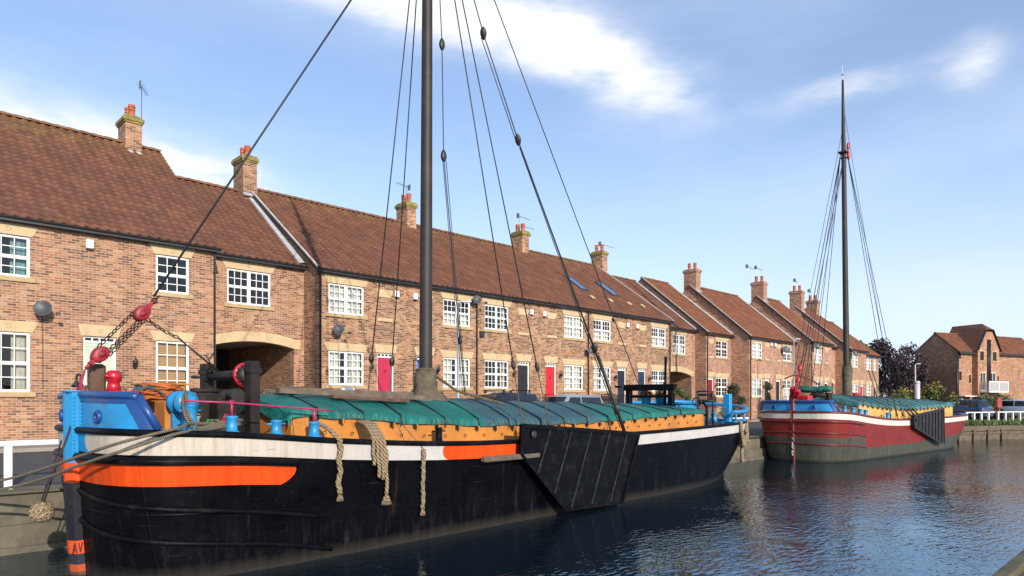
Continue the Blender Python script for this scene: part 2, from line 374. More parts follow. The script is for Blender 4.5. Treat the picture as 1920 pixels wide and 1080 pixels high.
# ------------------------------------------------------------------ houses
def wall_grid(b, x0, x1, z0, z1, holes, depth=0.10, m=0, y=0.0, zt=None):
    xs = sorted({x0, x1} | {h[0] for h in holes} | {h[1] for h in holes}); zs = sorted({z0, z1} | {h[2] for h in holes} | {h[3] for h in holes})
    for i in range(len(xs)-1):
        for j in range(len(zs)-1):
            cx, cz = (xs[i]+xs[i+1])/2, (zs[j]+zs[j+1])/2
            if any(h[0] < cx < h[1] and h[2] < cz < h[3] for h in holes): continue
            b.quad((xs[i], y, zs[j]), (xs[i+1], y, zs[j]), (xs[i+1], y, zs[j+1]), (xs[i], y, zs[j+1]), m)
    for a, c, d, e in [h[:4] for h in holes]:
        Y = y+depth
        b.quad((a, y, d), (a, Y, d), (a, Y, e), (a, y, e), m); b.quad((c, y, d), (c, y, e), (c, Y, e), (c, Y, d), m)
        b.quad((a, y, e), (a, Y, e), (c, Y, e), (c, y, e), m); b.quad((a, y, d), (c, y, d), (c, Y, d), (a, Y, d), m)
def lintel(P, x0, x1, z, h=0.33, flare=0.22, name='lintel'):
    b = MB(); b.prism([(x0-0.06, z+0.003), (x1+0.06, z+0.003), (x1+flare, z+h), (x0-flare, z+h)], 'y', -0.018, 0.06)
    cx = (x0+x1)/2
    b.torus((cx, -0.022, z+h*0.52), 0.06, 0.012, (0, 1, 0), 12, 4)
    return b.build(name, 'stone', P)
def window(P, x0, x1, z0, z1, nx, ny, style, cur='net', recess=0.05):
    lintel(P, x0, x1, z1)
    f = MB(); y0, y1 = recess, recess+0.06; e = 0.055; g = 0.002
    a, c, d, t_ = x0+g, x1-g, z0+g, z1-g
    f.box(a, a+e, y0, y1, d, t_); f.box(c-e, c, y0, y1, d, t_); f.box(a+e, c-e, y0, y1, d, d+e); f.box(a+e, c-e, y0, y1, t_-e, t_)
    ix0, ix1, iz0, iz1 = a+e, c-e, d+e, t_-e; w = 0.024
    cells = []
    if style == 'casement':       # two lights side by side, each with a heavy mid rail
        mx = (ix0+ix1)/2; f.box(mx-0.05, mx+0.05, y0-0.004, y1, iz0, iz1)
        for p, q in ((ix0, mx-0.05), (mx+0.05, ix1)):
            mz = (iz0+iz1)/2; f.box(p, q, y0+0.004, y1-0.004, mz-0.032, mz+0.032); cells += [(p, q, iz0, mz-0.032), (p, q, mz+0.032, iz1)]
    else:                          # sash: upper and lower light
        mz = iz0+(iz1-iz0)*0.48; f.box(ix0, ix1, y0-0.01, y1, mz-0.035, mz+0.035); cells = [(ix0, ix1, iz0, mz-0.035), (ix0, ix1, mz+0.035, iz1)]
    for p, q, r_, s_ in cells:
        cw = nx//2 if style == 'casement' else nx
        f.box(p, p+0.018, y0+0.012, y1-0.008, r_, s_); f.box(q-0.018, q, y0+0.012, y1-0.008, r_, s_)
        f.box(p+0.018, q-0.018, y0+0.012, y1-0.008, r_, r_+0.018); f.box(p+0.018, q-0.018, y0+0.012, y1-0.008, s_-0.018, s_)
        for i in range(1, cw):
            xx = p+(q-p)*i/cw; f.box(xx-w/2, xx+w/2, y0+0.016, y1-0.012, r_+0.018, s_-0.018)
        for j in range(1, ny//2):
            zz = r_+(s_-r_)*j/(ny//2); f.box(p+0.018, q-0.018, y0+0.018, y1-0.014, zz-w/2, zz+w/2)
    wo = f.build('window', 'white', P)
    pn = MB(); pn.quad((ix0, y0+0.03, iz0), (ix1, y0+0.03, iz0), (ix1, y0+0.03, iz1), (ix0, y0+0.03, iz1)); pn.build('pane', 'glass', wo)
    s = MB(); s.bbox(x0-0.14, x1+0.14, -0.065, 0.055, z0-0.15, z0-0.003, 0.01); s.build('sill', 'sill', wo)
    def wavy(xa, xb, za, zb, y, mat_, nm='curtain', gather=0.0):
        n = max(6, int((xb-xa)/0.03)); cb = MB(); top = []; bot = []
        ph = random.random()*6
        for i in range(n+1):
            x = xa+(xb-xa)*i/n; yy = y+0.018*math.sin(i*1.9+ph)+0.01*math.sin(i*0.7)
            top.append((x, yy, zb)); bot.append((x+gather*(0.5-i/n)*0.3, yy, za))
        cb.loft([bot, top], 0, False, False, True); cb.build(nm, mat_, wo)
    if cur == 'net': wavy(ix0+0.01, ix1-0.01, iz0+0.01, iz1-0.01, 0.22, 'net')
    elif cur == 'part': wavy(ix0+0.01, ix0+(ix1-ix0)*0.38, iz0, iz1, 0.22, 'net'); wavy(ix1-(ix1-ix0)*0.36, ix1-0.01, iz0, iz1, 0.22, 'net')
    elif cur == 'half': wavy(ix0+0.01, ix1-0.01, iz0, iz0+(iz1-iz0)*0.5, 0.22, 'net')
    elif cur == 'drape': wavy(ix1-(ix1-ix0)*0.40, ix1-0.01, iz0, iz1, 0.25, 'drape'); wavy(ix0, ix0+(ix1-ix0)*0.14, iz0, iz1, 0.25, 'drape')
    elif cur == 'teal': wavy(ix1-(ix1-ix0)*0.42, ix1-0.01, iz0, iz1, 0.25, 'tealdrape'); wavy(ix0, ix0+(ix1-ix0)*0.12, iz0, iz1, 0.25, 'drape')
    elif cur == 'right': wavy(ix1-(ix1-ix0)*0.20, ix1-0.01, iz0, iz1, 0.25, 'drape')
    elif cur == 'blind':
        bl = MB(); n = int((iz1-iz0)/0.055)
        for k in range(n):
            z = iz0+k*0.055; bl.quad((ix0+0.01, 0.20, z), (ix1-0.01, 0.20, z), (ix1-0.01, 0.215, z+0.052), (ix0+0.01, 0.215, z+0.052))
        bl.build('blind', 'woodblind', wo)
    return wo
def door(P, x0, x1, z0, z1, col, hinge=1, knock=True):
    lintel(P, x0, x1, z1, 0.36, 0.15)
    fan = 0.17; zt = z1-fan; y0 = 0.07
    f = MB(); e = 0.06
    f.box(x0+.002, x0+e, y0, y0+0.07, z0, z1-.002); f.box(x1-e, x1-.002, y0, y0+0.07, z0, z1-.002); f.box(x0+e, x1-e, y0, y0+0.07, z1-0.05, z1-.002); f.box(x0+e, x1-e, y0, y0+0.07, zt-0.03, zt+0.03)
    n = 4
    for i in range(1, n):
        xx = x0+e+(x1-x0-2*e)*i/n; f.box(xx-0.02, xx+0.02, y0+0.005, y0+0.06, zt+0.03, z1-0.05)
    l = MB(); a, c = x0+e+0.002, x1-e-0.002; y = y0+0.03
    l.box(a, c, y, y+0.05, z0+0.02, zt-0.032)
    pw = (c-a)/2; H = zt-z0
    for i in (0, 1):
        for (p, q) in ((0.06, 0.30), (0.36, 0.66), (0.72, 0.94)):
            xa, xb = a+pw*i+0.06, a+pw*(i+1)-0.06; za, zb = z0+H*p, z0+H*q
            l.box(xa, xb, y-0.010, y-0.0005, za, za+0.025); l.box(xa, xb, y-0.010, y-0.0005, zb-0.025, zb); l.box(xa, xa+0.025, y-0.0095, y-0.0005, za+0.0255, zb-0.0255); l.box(xb-0.025, xb, y-0.0095, y-0.0005, za+0.0255, zb-0.0255)
            l.bbox(xa+0.05, xb-0.05, y-0.007, y-0.0005, za+0.05, zb-0.05, 0.003)
    d = l.build('door', 'door_'+col, P)
    f.build('door_frame', 'white', d)
    pn = MB(); pn.quad((x0+e, y0+0.055, zt+0.03), (x1-e, y0+0.055, zt+0.03), (x1-e, y0+0.055, z1-0.05), (x0+e, y0+0.055, z1-0.05)); pn.build('fanlight', 'darkglass', d)
    h = MB(); hx = (c-0.07) if hinge > 0 else (a+0.07)
    h.lathe([(0.012, 0), (0.012, 0.04), (0.03, 0.045), (0.032, 0.065), (0.015, 0.08)], n=10, mtx=Matrix.Translation((hx, y-0.01, z0+H*0.48)) @ Matrix.Rotation(R(90), 4, 'X'))
    h.torus(((a+c)/2, y-0.03, z0+H*0.70), 0.05, 0.011, (0, 1, 0), 12, 5); h.build('handle', 'iron', d)
    s = MB(); s.box(x0-0.12, x1+0.12, -0.75, -0.002, 1.46, z0-0.02); s.box(x0-0.12, x1+0.12, -0.95, -0.752, 1.46, z0-0.45); s.box(x0-0.12, x1+0.12, -1.2, -0.952, 1.46, z0-0.85)
    s.build('doorstep', 'sill', P)
    for xx in (x0-0.09, x1+0.09):
        r_ = MB(); r_.tube([(xx, -0.06, z0+0.0), (xx, -0.06, z0+0.55), (xx, -0.62, z0+0.55), (xx, -1.15, z0+0.05), (xx, -1.15, 1.46)], 0.02, 6)
        r_.tube([(xx, -0.62, z0+0.55), (xx, -0.62, z0-0.02)], 0.016, 6)
        r_.build('handrail', 'iron', P)
    return d
def roof_tiles(b, x0, x1, e, r_, tw=0.30, gauge=0.32, mir=False):
    (ey, ez), (ry, rz) = e, r_; n = max(1, round((x1-x0)/tw)); L = math.hypot(ry-ey, rz-ez); nc = max(1, round(L/gauge)); sub = 6
    dy, dz = (ry-ey)/L, (rz-ez)/L; ny, nz_ = (-dz, dy) if dy > 0 else (dz, -dy)
    prof = [0.030*math.sin(2*PI*i/sub)+0.008*math.sin(4*PI*i/sub) for i in range(sub)]
    for k in range(nc):
        rings = []; g0 = L*k/nc; g1 = L*(k+1)/nc
        for (gg, off) in ((g0-0.001, -0.005), (g0, 0.042), (g1+0.02, 0.004)):
            rings.append([(x0+(x1-x0)*i/(n*sub), ey+dy*gg+ny*(off+prof[i % sub]), ez+dz*gg+nz_*(off+prof[i % sub])) for i in range(n*sub+1)])
        vv = (0.05, 0.08, 0.95)
        b.loft(rings, 0, False, False, False, uvs=lambda i, j, k=k, n_=n: (j/sub, k+vv[i]))
    return b
def ridge(P, x0, x1, y, z, m):
    b = MB(); n = max(1, round((x1-x0)/0.42))
    for k in range(n):
        a, c = x0+(x1-x0)*k/n, x0+(x1-x0)*(k+1)/n
        rings = []
        for x, rr in ((a, 0.125), (a+0.03, 0.135), (c+0.02, 0.115)):
            rings.append([(x, y+rr*1.15*math.cos(t), z-0.05+rr*math.sin(t)) for t in [PI*i/8 for i in range(9)]])
        b.loft(rings, 0, False, False, True, uvs=lambda i, j, k=k: (k+0.5, 24.5))
    return b.build('ridge_tiles', m, P)
def chimney(P, x, y, z0, h, m, pots=2, w=0.55, d=1.05, lich=True, potgap=0.5):
    b = MB(); zt = z0+h
    b.box(x-w/2, x+w/2, y-d/2, y+d/2, z0-1.3, zt-0.30)
    c = b.build('chimney', m, P)
    k = MB(); k.box(x-w/2-.04, x+w/2+.04, y-d/2-.04, y+d/2+.04, zt-0.30, zt-0.22); k.box(x-w/2-.08, x+w/2+.08, y-d/2-.08, y+d/2+.08, zt-0.2195, zt-0.08)
    k.bbox(x-w/2-.03, x+w/2+.03, y-d/2-.03, y+d/2+.03, zt-0.0795, zt+0.02, 0.03)
    k.build('chimney_cap', 'lichen' if lich else m, c)
    for i in range(pots):
        q = MB(); py = y+(i-(pots-1)/2)*potgap; hh = 0.50+0.03*((i*7) % 2)
        q.lathe([(0.15, 0.0), (0.155, 0.06), (0.125, 0.09), (0.12, hh*0.55), (0.135, hh*0.57), (0.135, hh*0.63), (0.12, hh*0.65), (0.12, hh*0.78), (0.14, hh*0.80), (0.14, hh*0.88), (0.125, hh*0.90), (0.13, hh), (0.095, hh), (0.09, hh-0.2)], (x, py, zt+0.015), 14)
        q.build('chimney_pot', 'pot', c)
    l = MB(); sl = 0.7
    l.box(x-w/2-.015, x+w/2+.015, y-d/2-0.22, y-d/2-0.003, z0-0.50, z0-0.44, mtx=Matrix.Translation((0, y-d/2-.1, z0-.42)) @ Matrix.Rotation(R(36), 4, 'X') @ Matrix.Translation((0, -(y-d/2-.1), -(z0-.42))))
    l.build('flashing', 'lead', c)
    return c
def aerial(P, x, y, z, h=1.6, ang=20, n=8, L=1.1, yag=True):
    b = MB(); b.tube([(x, y, z), (x, y, z+h)], 0.018, 5)
    def boom(zz, a, Ln, ne):
        c, s = math.cos(R(a)), math.sin(R(a))
        b.tube([(x-c*0.25, y-s*0.25, zz), (x+c*Ln, y+s*Ln, zz+0.02)], 0.013, 4)
        for i in range(ne):
            t = -0.2+(Ln+0.15)*i/max(1, ne-1); e = 0.17-0.05*i/ne
            b.tube([(x+c*t-s*e, y+s*t+c*e, zz+0.01), (x+c*t+s*e, y+s*t-c*e, zz+0.01)], 0.006, 4)
        b.box(x-c*0.2-0.01, x-c*0.2+0.01, y-s*0.2-0.12, y-s*0.2+0.12, zz-0.16, zz+0.16)
    boom(z+h-0.05, ang, L, n)
    if not yag: boom(z+h-0.55, ang+4, L*0.8, 5)
    return b.build('television_aerial', 'alu', P)
def dish(P, x, z, y=-0.02, d=0.34, cable=0):
    b = MB(); mt = Matrix.Translation((x, y-0.30, z)) @ Matrix.Rotation(R(-28), 4, 'Z') @ Matrix.Rotation(R(72), 4, 'X')
    b.lathe([(0.02, 0.0), (d*0.5, 0.02), (d*0.85, 0.055), (d, 0.085), (d, 0.095), (d*0.85, 0.066), (0.02, 0.012)], n=20, mtx=mt)
    b.tube([(x, y+0.01, z), (x, y-0.28, z)], 0.025, 6); b.tube([(x+.02, y-0.30, z-d*0.7), (x+0.30, y-0.62, z-d*0.55)], 0.014, 5)
    b.box(x+0.26, x+0.36, y-0.68, y-0.58, z-d*0.55-0.05, z-d*0.55+0.05)
    if cable: b.tube([(x+.02, y-0.01, z-0.1), (x+.03, y-0.012, z-cable)], 0.012, 4)
    return b.build('satellite_dish', 'dish', P)
def lamp(P, x, z):
    b = MB(); b.box(x-0.05, x+0.05, -0.03, -0.001, z-0.12, z+0.08); b.tube([(x, -0.03, z-0.06), (x, -0.14, z-0.1), (x, -0.16, z)], 0.014, 5)
    b.lathe([(0.05, 0.0), (0.085, 0.16), (0.02, 0.24), (0.012, 0.28)], (x, -0.16, z-0.02), 6); return b.build('wall_lamp', 'iron', P)
def alarm(P, x, z):
    b = MB(); b.bbox(x-0.11, x+0.11, -0.09, -0.001, z, z+0.28, 0.015); b.box(x-0.09, x+0.09, -0.085, -0.005, z-0.05, z-0.0005, 1); return b.build('alarm_box', ['offwhite', 'black'], P)
def blind_panel(P, x0, x1, zt, zb):
    b = MB(); b.bbox(x0-.04, x1+.04, -0.05, 0.03, zb-0.14, zb, 0.008)
    b.build('blind_sill', 'stone', P)
    b = MB(); b.prism([(x0+.05, zt+0.003), (x1-.05, zt+0.003), (x1+.08, zt+0.33), (x0-.08, zt+0.33)], 'y', -0.018, 0.05)
    return b.build('blind_lintel', 'stone', P)
def downpipe(P, x, zt, zb=1.46):
    b = MB(); b.tube([(x, -0.16, zt-0.06), (x, -0.12, zt-0.16), (x, -0.055, zt-0.32), (x, -0.055, zb)], 0.036, 8)
    z = zb+0.6
    while z < zt-0.5: b.tube([(x, -0.055, z), (x, -0.055, z+0.07)], 0.05, 8); z += 1.8
    return b.build('downpipe', 'black', P)
def house(label, u0, u1, V, ze, vr, zr, wins=(), doors=(), panels=(), brick='brick', tile='tile', arch=None, over=(0.0, 0.0), gable=(True, True), group='brick terraced houses along the quay', verge=(False, False), cat='house', name='terraced_house', side_depth=None):
    w = u1-u0; P = thing(name, label, cat, (u0, V, 0), 0, group)
    ry = vr-V; D = 2*ry; zb = 1.0
    holes = [h[:4] for h in wins]+[h[:4] for h in doors]
    b = MB(); zw = ze-0.02
    if arch is None: wall_grid(b, 0, w, zb, zw, holes)
    else:
        ax0, ax1, zs_, zc = arch; n = 10
        arc = []
        for i in range(n+1):
            x = ax0+(ax1-ax0)*i/n; t = 2*i/n-1; arc.append((x, zs_+(zc-zs_)*(1-t*t)))
        zt = zc+0.42
        wall_grid(b, 0, w, zt, zw, holes)
        b.quad((0, 0, zb), (ax0, 0, zb), (ax0, 0, zt), (0, 0, zt)); b.quad((ax1, 0, zb), (w, 0, zb), (w, 0, zt), (ax1, 0, zt))
        b.quad((ax0, 0, zb), (ax0, D*0.8, zb), (ax0, D*0.8, zs_), (ax0, 0, zs_)); b.quad((ax1, 0, zb), (ax1, 0, zs_+0.4), (ax1, D*0.8, zs_+0.4), (ax1, D*0.8, zb))
        b.quad((ax0, D*0.8, zb), (ax1, D*0.8, zb), (ax1, D*0.8, zs_+0.4), (ax0, D*0.8, zs_+0.4))
        cl = MB(); cl.quad((ax0, 0.3, zs_+0.32), (ax1, 0.3, zs_+0.32), (ax1, D*0.8, zs_+0.32), (ax0, D*0.8, zs_+0.32)); cl.build('passage_ceiling', 'plaster', P)
        gt = MB(); gt.box(ax0+.02, ax1-.02, D*0.62, D*0.62+.08, 1.46, zs_+0.3); gt.build('gate', 'door_coal', P)
        st = MB()    # segmental stone arch ring, full depth of the wall
        lo = [(x, z) for x, z in arc]; hi = [(ax0-0.0+(ax1-ax0)*i/n, zs_+0.38+(zc-zs_)*(1-(2*i/n-1)**2)) for i in range(n+1)]
        for i in range(n):
            (xa, za), (xb, zb_) = lo[i], lo[i+1]; (xc, zc_), (xd, zd) = hi[i], hi[i+1]
            y0, y1 = -0.03, 0.28
            st.quad((xa, y0, za), (xb, y0, zb_), (xd, y0, zd), (xc, y0, zc_)); st.quad((xa, y0, za), (xa, y1, za), (xb, y1, zb_), (xb, y0, zb_)); st.quad((xc, y0, zc_), (xd, y0, zd), (xd, 0.0, zd), (xc, 0.0, zc_))
            # brick spandrel above the ring
            b.quad((xc, 0, zc_-0.1), (xd, 0, zd-0.1), (xd, 0, zt), (xc, 0, zt))
        st.box(ax0-0.22, ax0-0.002, -0.03, 0.02, zs_-0.02, zs_+0.36); st.box(ax1+0.002, ax1+0.30, -0.03, 0.02, zs_-0.02, zs_+0.36)
        st.build('stone_arch', 'stone', P)
    for i, x in enumerate((0.0, w)):
        if True:
            x += 0.0 if gable[i] else (0.004 if i == 0 else -0.004)
            pts = [(x, 0, zb), (x, D, zb), (x, D, zw), (x, ry, zr-0.03), (x, 0, zw)]; b.add(pts, [(0, 1, 2, 3, 4) if i else (4, 3, 2, 1, 0)])
    b.quad((0, D, zb), (w, D, zb), (w, D, zw), (0, D, zw))
    b.build('wall', brick, P)
    sl = (zr-ze)/ry; oe = 0.20
    rb = MB(); roof_tiles(rb, -over[0], w+over[1], (-oe, ze-oe*sl), (ry, zr), (w+over[0]+over[1])/max(1, round((w+over[0]+over[1])/0.30)))
    rb.quad((-over[0], D+oe, ze-oe*sl), (-over[0], ry, zr), (w+over[1], ry, zr), (w+over[1], D+oe, ze-oe*sl), 1)
    # soffit side of the roof and its eaves board
    rb.quad((-over[0], -oe, ze-oe*sl-0.06), (w+over[1], -oe, ze-oe*sl-0.06), (w+over[1], ry, zr-0.06), (-over[0], ry, zr-0.06), 1)
    rf = rb.build('roof', [tile, 'roof_flat'], P)
    ridge(rf, -over[0], w+over[1], ry, zr+0.03, tile)
    gm = MB(); gz = ze-oe*sl-0.03
    gm.loft([[(x, -oe-0.06+0.065*math.cos(t), gz+0.065*math.sin(t)) for t in [PI+PI*i/8 for i in range(9)]] for x in (-over[0], w+over[1])], 0, False, False, True)
    gm.loft([[(x, -oe-0.06+0.058*math.cos(t), gz+0.058*math.sin(t)) for t in [PI+PI*i/8 for i in range(9)]] for x in (-over[0], w+over[1])], 0, False, False, True)
    gm.box(-over[0], w+over[1], -oe-0.05, -oe+0.02, gz-0.13, gz-0.02); gm.box(-over[0]+.002, w+over[1]-.002, -oe+0.022, -0.003, gz-0.12, gz-0.10)
    gm.build('gutter', 'black', P)
    for i, x in enumerate((-over[0], w+over[1])):
        if verge[i]:
            s = -1 if i == 0 else 1; vb = MB(); xa, xb = sorted((x, x+s*0.07))
            for (a, c, m_) in ((0.05, 0.11, 0), (-0.11, 0.048, 1)):
                vb.add([(xa, -oe-.02, gz+a), (xb, -oe-.02, gz+a), (xb, ry, zr+a), (xa, ry, zr+a), (xa, -oe-.02, gz+c), (xb, -oe-.02, gz+c), (xb, ry, zr+c), (xa, ry, zr+c)], [(3,2,1,0),(4,5,6,7),(0,1,5,4),(1,2,6,5),(2,3,7,6),(3,0,4,7)], m_)
            vb.build('verge', ['mortar', 'black'], rf)
    for wd in wins: window(P, *wd)
    for dr in doors: door(P, *dr)
    for pn in panels: blind_panel(P, *pn)
    return P, rf
GR = 'brick terraced houses along the quay'
# house at the left edge, double fronted
A, Arf = house('double-fronted brick house at the left edge with sage green door and satellite dish', 2.15, 9.67, 25.0, 8.5, 31.3, 13.5,
    wins=[(0.90, 1.98, 6.58, 7.82, 3, 4, 'sash', 'teal'), (5.52, 6.60, 6.58, 7.86, 3, 4, 'sash', 'none'), (0.90, 1.98, 3.12, 4.92, 3, 4, 'sash', 'drape'), (5.52, 6.60, 3.12, 4.92, 3, 4, 'sash', 'blind')],
    doors=[(3.38, 4.32, 2.70, 4.93, 'sage')], over=(0, 0.10))
alarm(A, 3.55, 7.72); dish(A, 2.27, 5.63, d=0.25, cable=2.4); lamp(A, 4.85, 4.05); downpipe(A, 7.46, 8.4)
chimney(A, 6.45, 6.3, 13.5, 1.05, 'brick_b', w=0.62, d=1.0); aerial(A, 6.95, 6.5, 13.9, 2.3, 60, 7, 0.9)
chimney(A, 0.1, 6.3, 13.5, 1.35, 'brick_b', w=0.62, d=1.0)
P1, P1rf = house('brick house over the wide stone coach arch beside the double-fronted house', 9.67, 13.67, 26.1, 8.57, 31.3, 12.55,
    wins=[(0.85, 2.58, 6.60, 7.94, 6, 4, 'casement', 'none')], arch=(0.42, 3.56, 5.00, 5.20), gable=(True, False))
lf = MB(); sl = (12.55-8.57)/5.2
lf.add([(3.70, -0.2, 8.57-0.2*sl+0.10), (3.985, -0.2, 8.57-0.2*sl+0.13), (3.985, 5.2, 12.68), (3.70, 5.2, 12.65)], [(0, 1, 2, 3)]); lf.add([(3.70, -0.2, 8.57-0.2*sl+0.03), (3.70, -0.2, 8.57-0.2*sl+0.10), (3.70, 5.2, 12.65), (3.70, 5.2, 12.58)], [(0, 1, 2, 3)]); lf.build('flashing', 'lead', P1rf)
# three mirrored pairs
def pair_half(label, c, left, win_cur, col, u0, u1, first=False, last=False, lampside=True, brick='brick_b'):
    o = (c-u0)
    def X(a, b_): return (o+a, o+b_) if left else (o-b_, o-a)
    wx = X(-3.82, -2.15); dx = X(-1.50, -0.62); px_ = X(-1.46, -0.76)
    H, rf = house(label, u0, u1, 25.0, 8.35, 31.3, 12.8,
        wins=[(*wx, 6.46, 7.69, 6, 4, 'casement', win_cur[0]), (*wx, 3.53, 4.93, 6, 4, 'casement', win_cur[1])],
        doors=[(*dx, 2.70, 4.96, col, 1 if left else -1)], panels=[(*px_, 7.37, 6.46)], brick=brick,
        gable=(first, last), verge=(first, last), over=(0.08 if first else 0, 0.06 if last else 0))
    alarm(H, o-0.50 if left else o+0.50, 7.45); lamp(H, X(-1.85, -1.75)[0], 4.25)
    return H, rf, o
m1, m1rf, _ = pair_half('brick house with pinkish red door beside the stone coach arch', 18.0, True, ('net', 'part'), 'crimson', 13.67, 18.0, first=True)
downpipe(m1, 0.12, 8.3); dish(m1, 0.78, 5.75, d=0.22); chimney(m1, -0.22, 6.3, 12.8, 1.35, 'brick_b', w=0.66, d=1.05)
m2, m2rf, _ = pair_half('brick house with blue door behind the black barge mast', 18.0, False, ('half', 'part'), 'blue', 18.0, 22.29)
downpipe(m2, 4.2, 8.3); dish(m2, 3.95, 7.75, d=0.22)
m3, m3rf, _ = pair_half('brick house with plain black door right of the blue-doored house', 26.58, True, ('right', 'right'), 'coal', 22.29, 26.58)
chimney(m3, 0.28, 6.3, 12.8, 1.1, 'brick_b', w=0.62, d=1.0); aerial(m3, 0.45, 6.5, 13.0, 2.0, 190, 7, 0.8)
fl = MB(); fl.box(0.10, 0.36, -0.12, -0.002, 6.02, 6.32); fl.build('boiler_flue', 'black', m3)
m4, m4rf, _ = pair_half('brick house with bright red door behind the parked cars', 26.58, False, ('net', 'net'), 'red', 26.58, 30.87)
downpipe(m4, 4.22, 8.3); dish(m4, 4.05, 5.75, d=0.22)
m5, m5rf, _ = pair_half('brick house with ink blue door, bench and skylight right of the red-doored house', 35.16, True, ('half', 'part'), 'ink', 30.87, 35.16)
chimney(m5, 0.75, 6.3, 12.8, 1.1, 'brick_b', w=0.62, d=1.0); aerial(m5, 1.0, 6.6, 12.9, 2.2, 10, 7, 1.2); aerial(m5, 1.4, 6.6, 12.9, 1.6, 6, 6, 1.1, False)
m6, m6rf, _ = pair_half('brick house with navy door behind the timber gallows, end of the long terrace', 35.16, False, ('half', 'half'), 'navy', 35.16, 39.45, last=True)
downpipe(m6, 4.22, 8.3); chimney(m6, 4.75, 6.3, 12.8, 1.1, 'brick_b', w=0.62, d=1.0); aerial(m6, 5.1, 6.4, 12.9, 1.7, 5, 7, 1.7)
def skylight(P, rf, x, y0, y1, w=0.78, z0=8.35, sl=(12.8-8.35)/6.3):
    def z(y): return z0+y*sl
    f = MB(); g = MB(); n = Vector((0, -sl, 1)).normalized()
    def q(x0, x1, ya, yb, h): return [tuple(Vector((X_, Y_, z(Y_)))+n*h) for X_, Y_ in ((x0, ya), (x1, ya), (x1, yb), (x0, yb))]
    for (x0, x1, ya, yb) in ((x, x+w, y0, y0+.08), (x, x+w, y1-.10, y1), (x, x+.07, y0+.08, y1-.1), (x+w-.07, x+w, y0+.08, y1-.1)):
        lo = q(x0, x1, ya, yb, 0.0); hi = q(x0, x1, ya, yb, 0.13); f.add(lo+hi, [(3,2,1,0),(4,5,6,7),(0,1,5,4),(1,2,6,5),(2,3,7,6),(3,0,4,7)])
    fo = f.build('skylight', 'dish', rf)
    return fo, q(x+.07, x+w-.07, y0+.08, y1-.1, 0.11)
for P_, rf_, xs in ((m5, m5rf, 1.6), (m6, m6rf, 0.5)):
    fo, gl = skylight(P_, rf_, xs, 1.9, 3.4); g = MB(); g.quad(*gl); g.build('skylight_glass', 'skyglass', P_)
for P_, xs in ((m5, (1.5, 3.3)), (m6, (1.0, 2.5))):
    for x in xs:
        sl = (12.8-8.35)/6.3; v = MB(); v.box(x, x+0.30, 0.95, 1.25, 8.35+1.1*sl+0.07, 8.35+1.1*sl+0.13, mtx=Matrix.Translation((0, 1.1, 8.35+1.1*sl)) @ Matrix.Rotation(math.atan(sl), 4, 'X') @ Matrix.Translation((0, -1.1, -(8.35+1.1*sl)))); v.build('roof_vent', 'stone', P_)
P2, P2rf = house('brick house over the smaller stone coach arch in the middle of the row', 39.45, 44.5, 26.1, 8.2, 31.3, 12.3,
    wins=[(2.15, 3.80, 6.25, 7.62, 6, 4, 'casement', 'half')], arch=(0.6, 4.55, 4.72, 5.0), gable=(False, False), brick='brick')
lf = MB(); sl = 4.1/5.2
lf.add([(4.74, -0.2, 8.2-0.2*sl+0.10), (5.03, -0.2, 8.2-0.2*sl+0.13), (5.03, 5.2, 12.43), (4.74, 5.2, 12.40)], [(0, 1, 2, 3)]); lf.build('flashing', 'lead', P2rf)
hC, rC = house('narrow brick house with maroon door next to the smaller coach arch', 44.5, 48.2, 25.2, 8.03, 30.7, 12.5,
    wins=[(1.45, 3.2, 6.18, 7.41, 4, 4, 'casement', 'none'), (1.45, 3.2, 3.26, 4.66, 4, 4, 'casement', 'none')], doors=[(0.25, 1.1, 2.45, 4.68, 'maroon')], panels=[(0.3, 1.0, 7.1, 6.18)], brick='brick_c', tile='tile_b', verge=(True, False), over=(0.08, 0))
downpipe(hC, 0.12, 7.9, 1.46); lamp(hC, 1.25, 4.0)
def flash(P, rf, x, ze, zr, ry):
    sl = (zr-ze)/ry; l = MB(); l.add([(x-.26, -0.2, ze-0.2*sl+0.10), (x-.004, -0.2, ze-0.2*sl+0.14), (x-.004, ry, zr+.14), (x-.26, ry, zr+.10)], [(0, 1, 2, 3)]); l.build('flashing', 'lead', rf)
flash(hC, rC, 3.7, 8.03, 12.5, 5.5)
def two(c, V, left, ze, vr, zr, label, col, u0, u1, cur, dz=-0.28, first=False, last=False, fl=False):
    o = c-u0
    def X(a, b_): return (o+a, o+b_) if left else (o-b_, o-a)
    wx = X(-3.5, -1.80); dx = X(-1.42, -0.56); px_ = X(-1.38, -0.68)
    H, rf = house(label, u0, u1, V, ze, vr, zr, wins=[(*wx, 6.46+dz, 7.69+dz, 6, 4, 'casement', cur[0]), (*wx, 3.53+dz, 4.93+dz, 6, 4, 'casement', cur[1])],
        doors=[(*dx, 2.70+dz, 4.96+dz, col, 1 if left else -1)], panels=[(*px_, 7.37+dz, 6.46+dz)], brick='brick_c', tile='tile_b', gable=(first, last), verge=(first, False), over=(0.10 if first else 0, 0))
    lamp(H, X(-1.68, -1.6)[0], 4.0); alarm(H, o-0.35 if left else o+0.35, 7.2)
    if first: downpipe(H, 0.12, ze-0.1)
    if fl: flash(H, rf, u1-u0, ze, zr, vr-V)
    return H, rf
d1, _ = two(52.15, 23.75, True, 7.9, 28.7, 12.1, 'brick house with jutting gable, ink blue door and potted trees, behind the shrub', 'ink', 48.2, 52.15, ('net', 'net'), first=True)
chimney(d1, 0.3, 4.95, 12.1, 1.3, 'brick_c', w=0.7, d=1.1, lich=False)
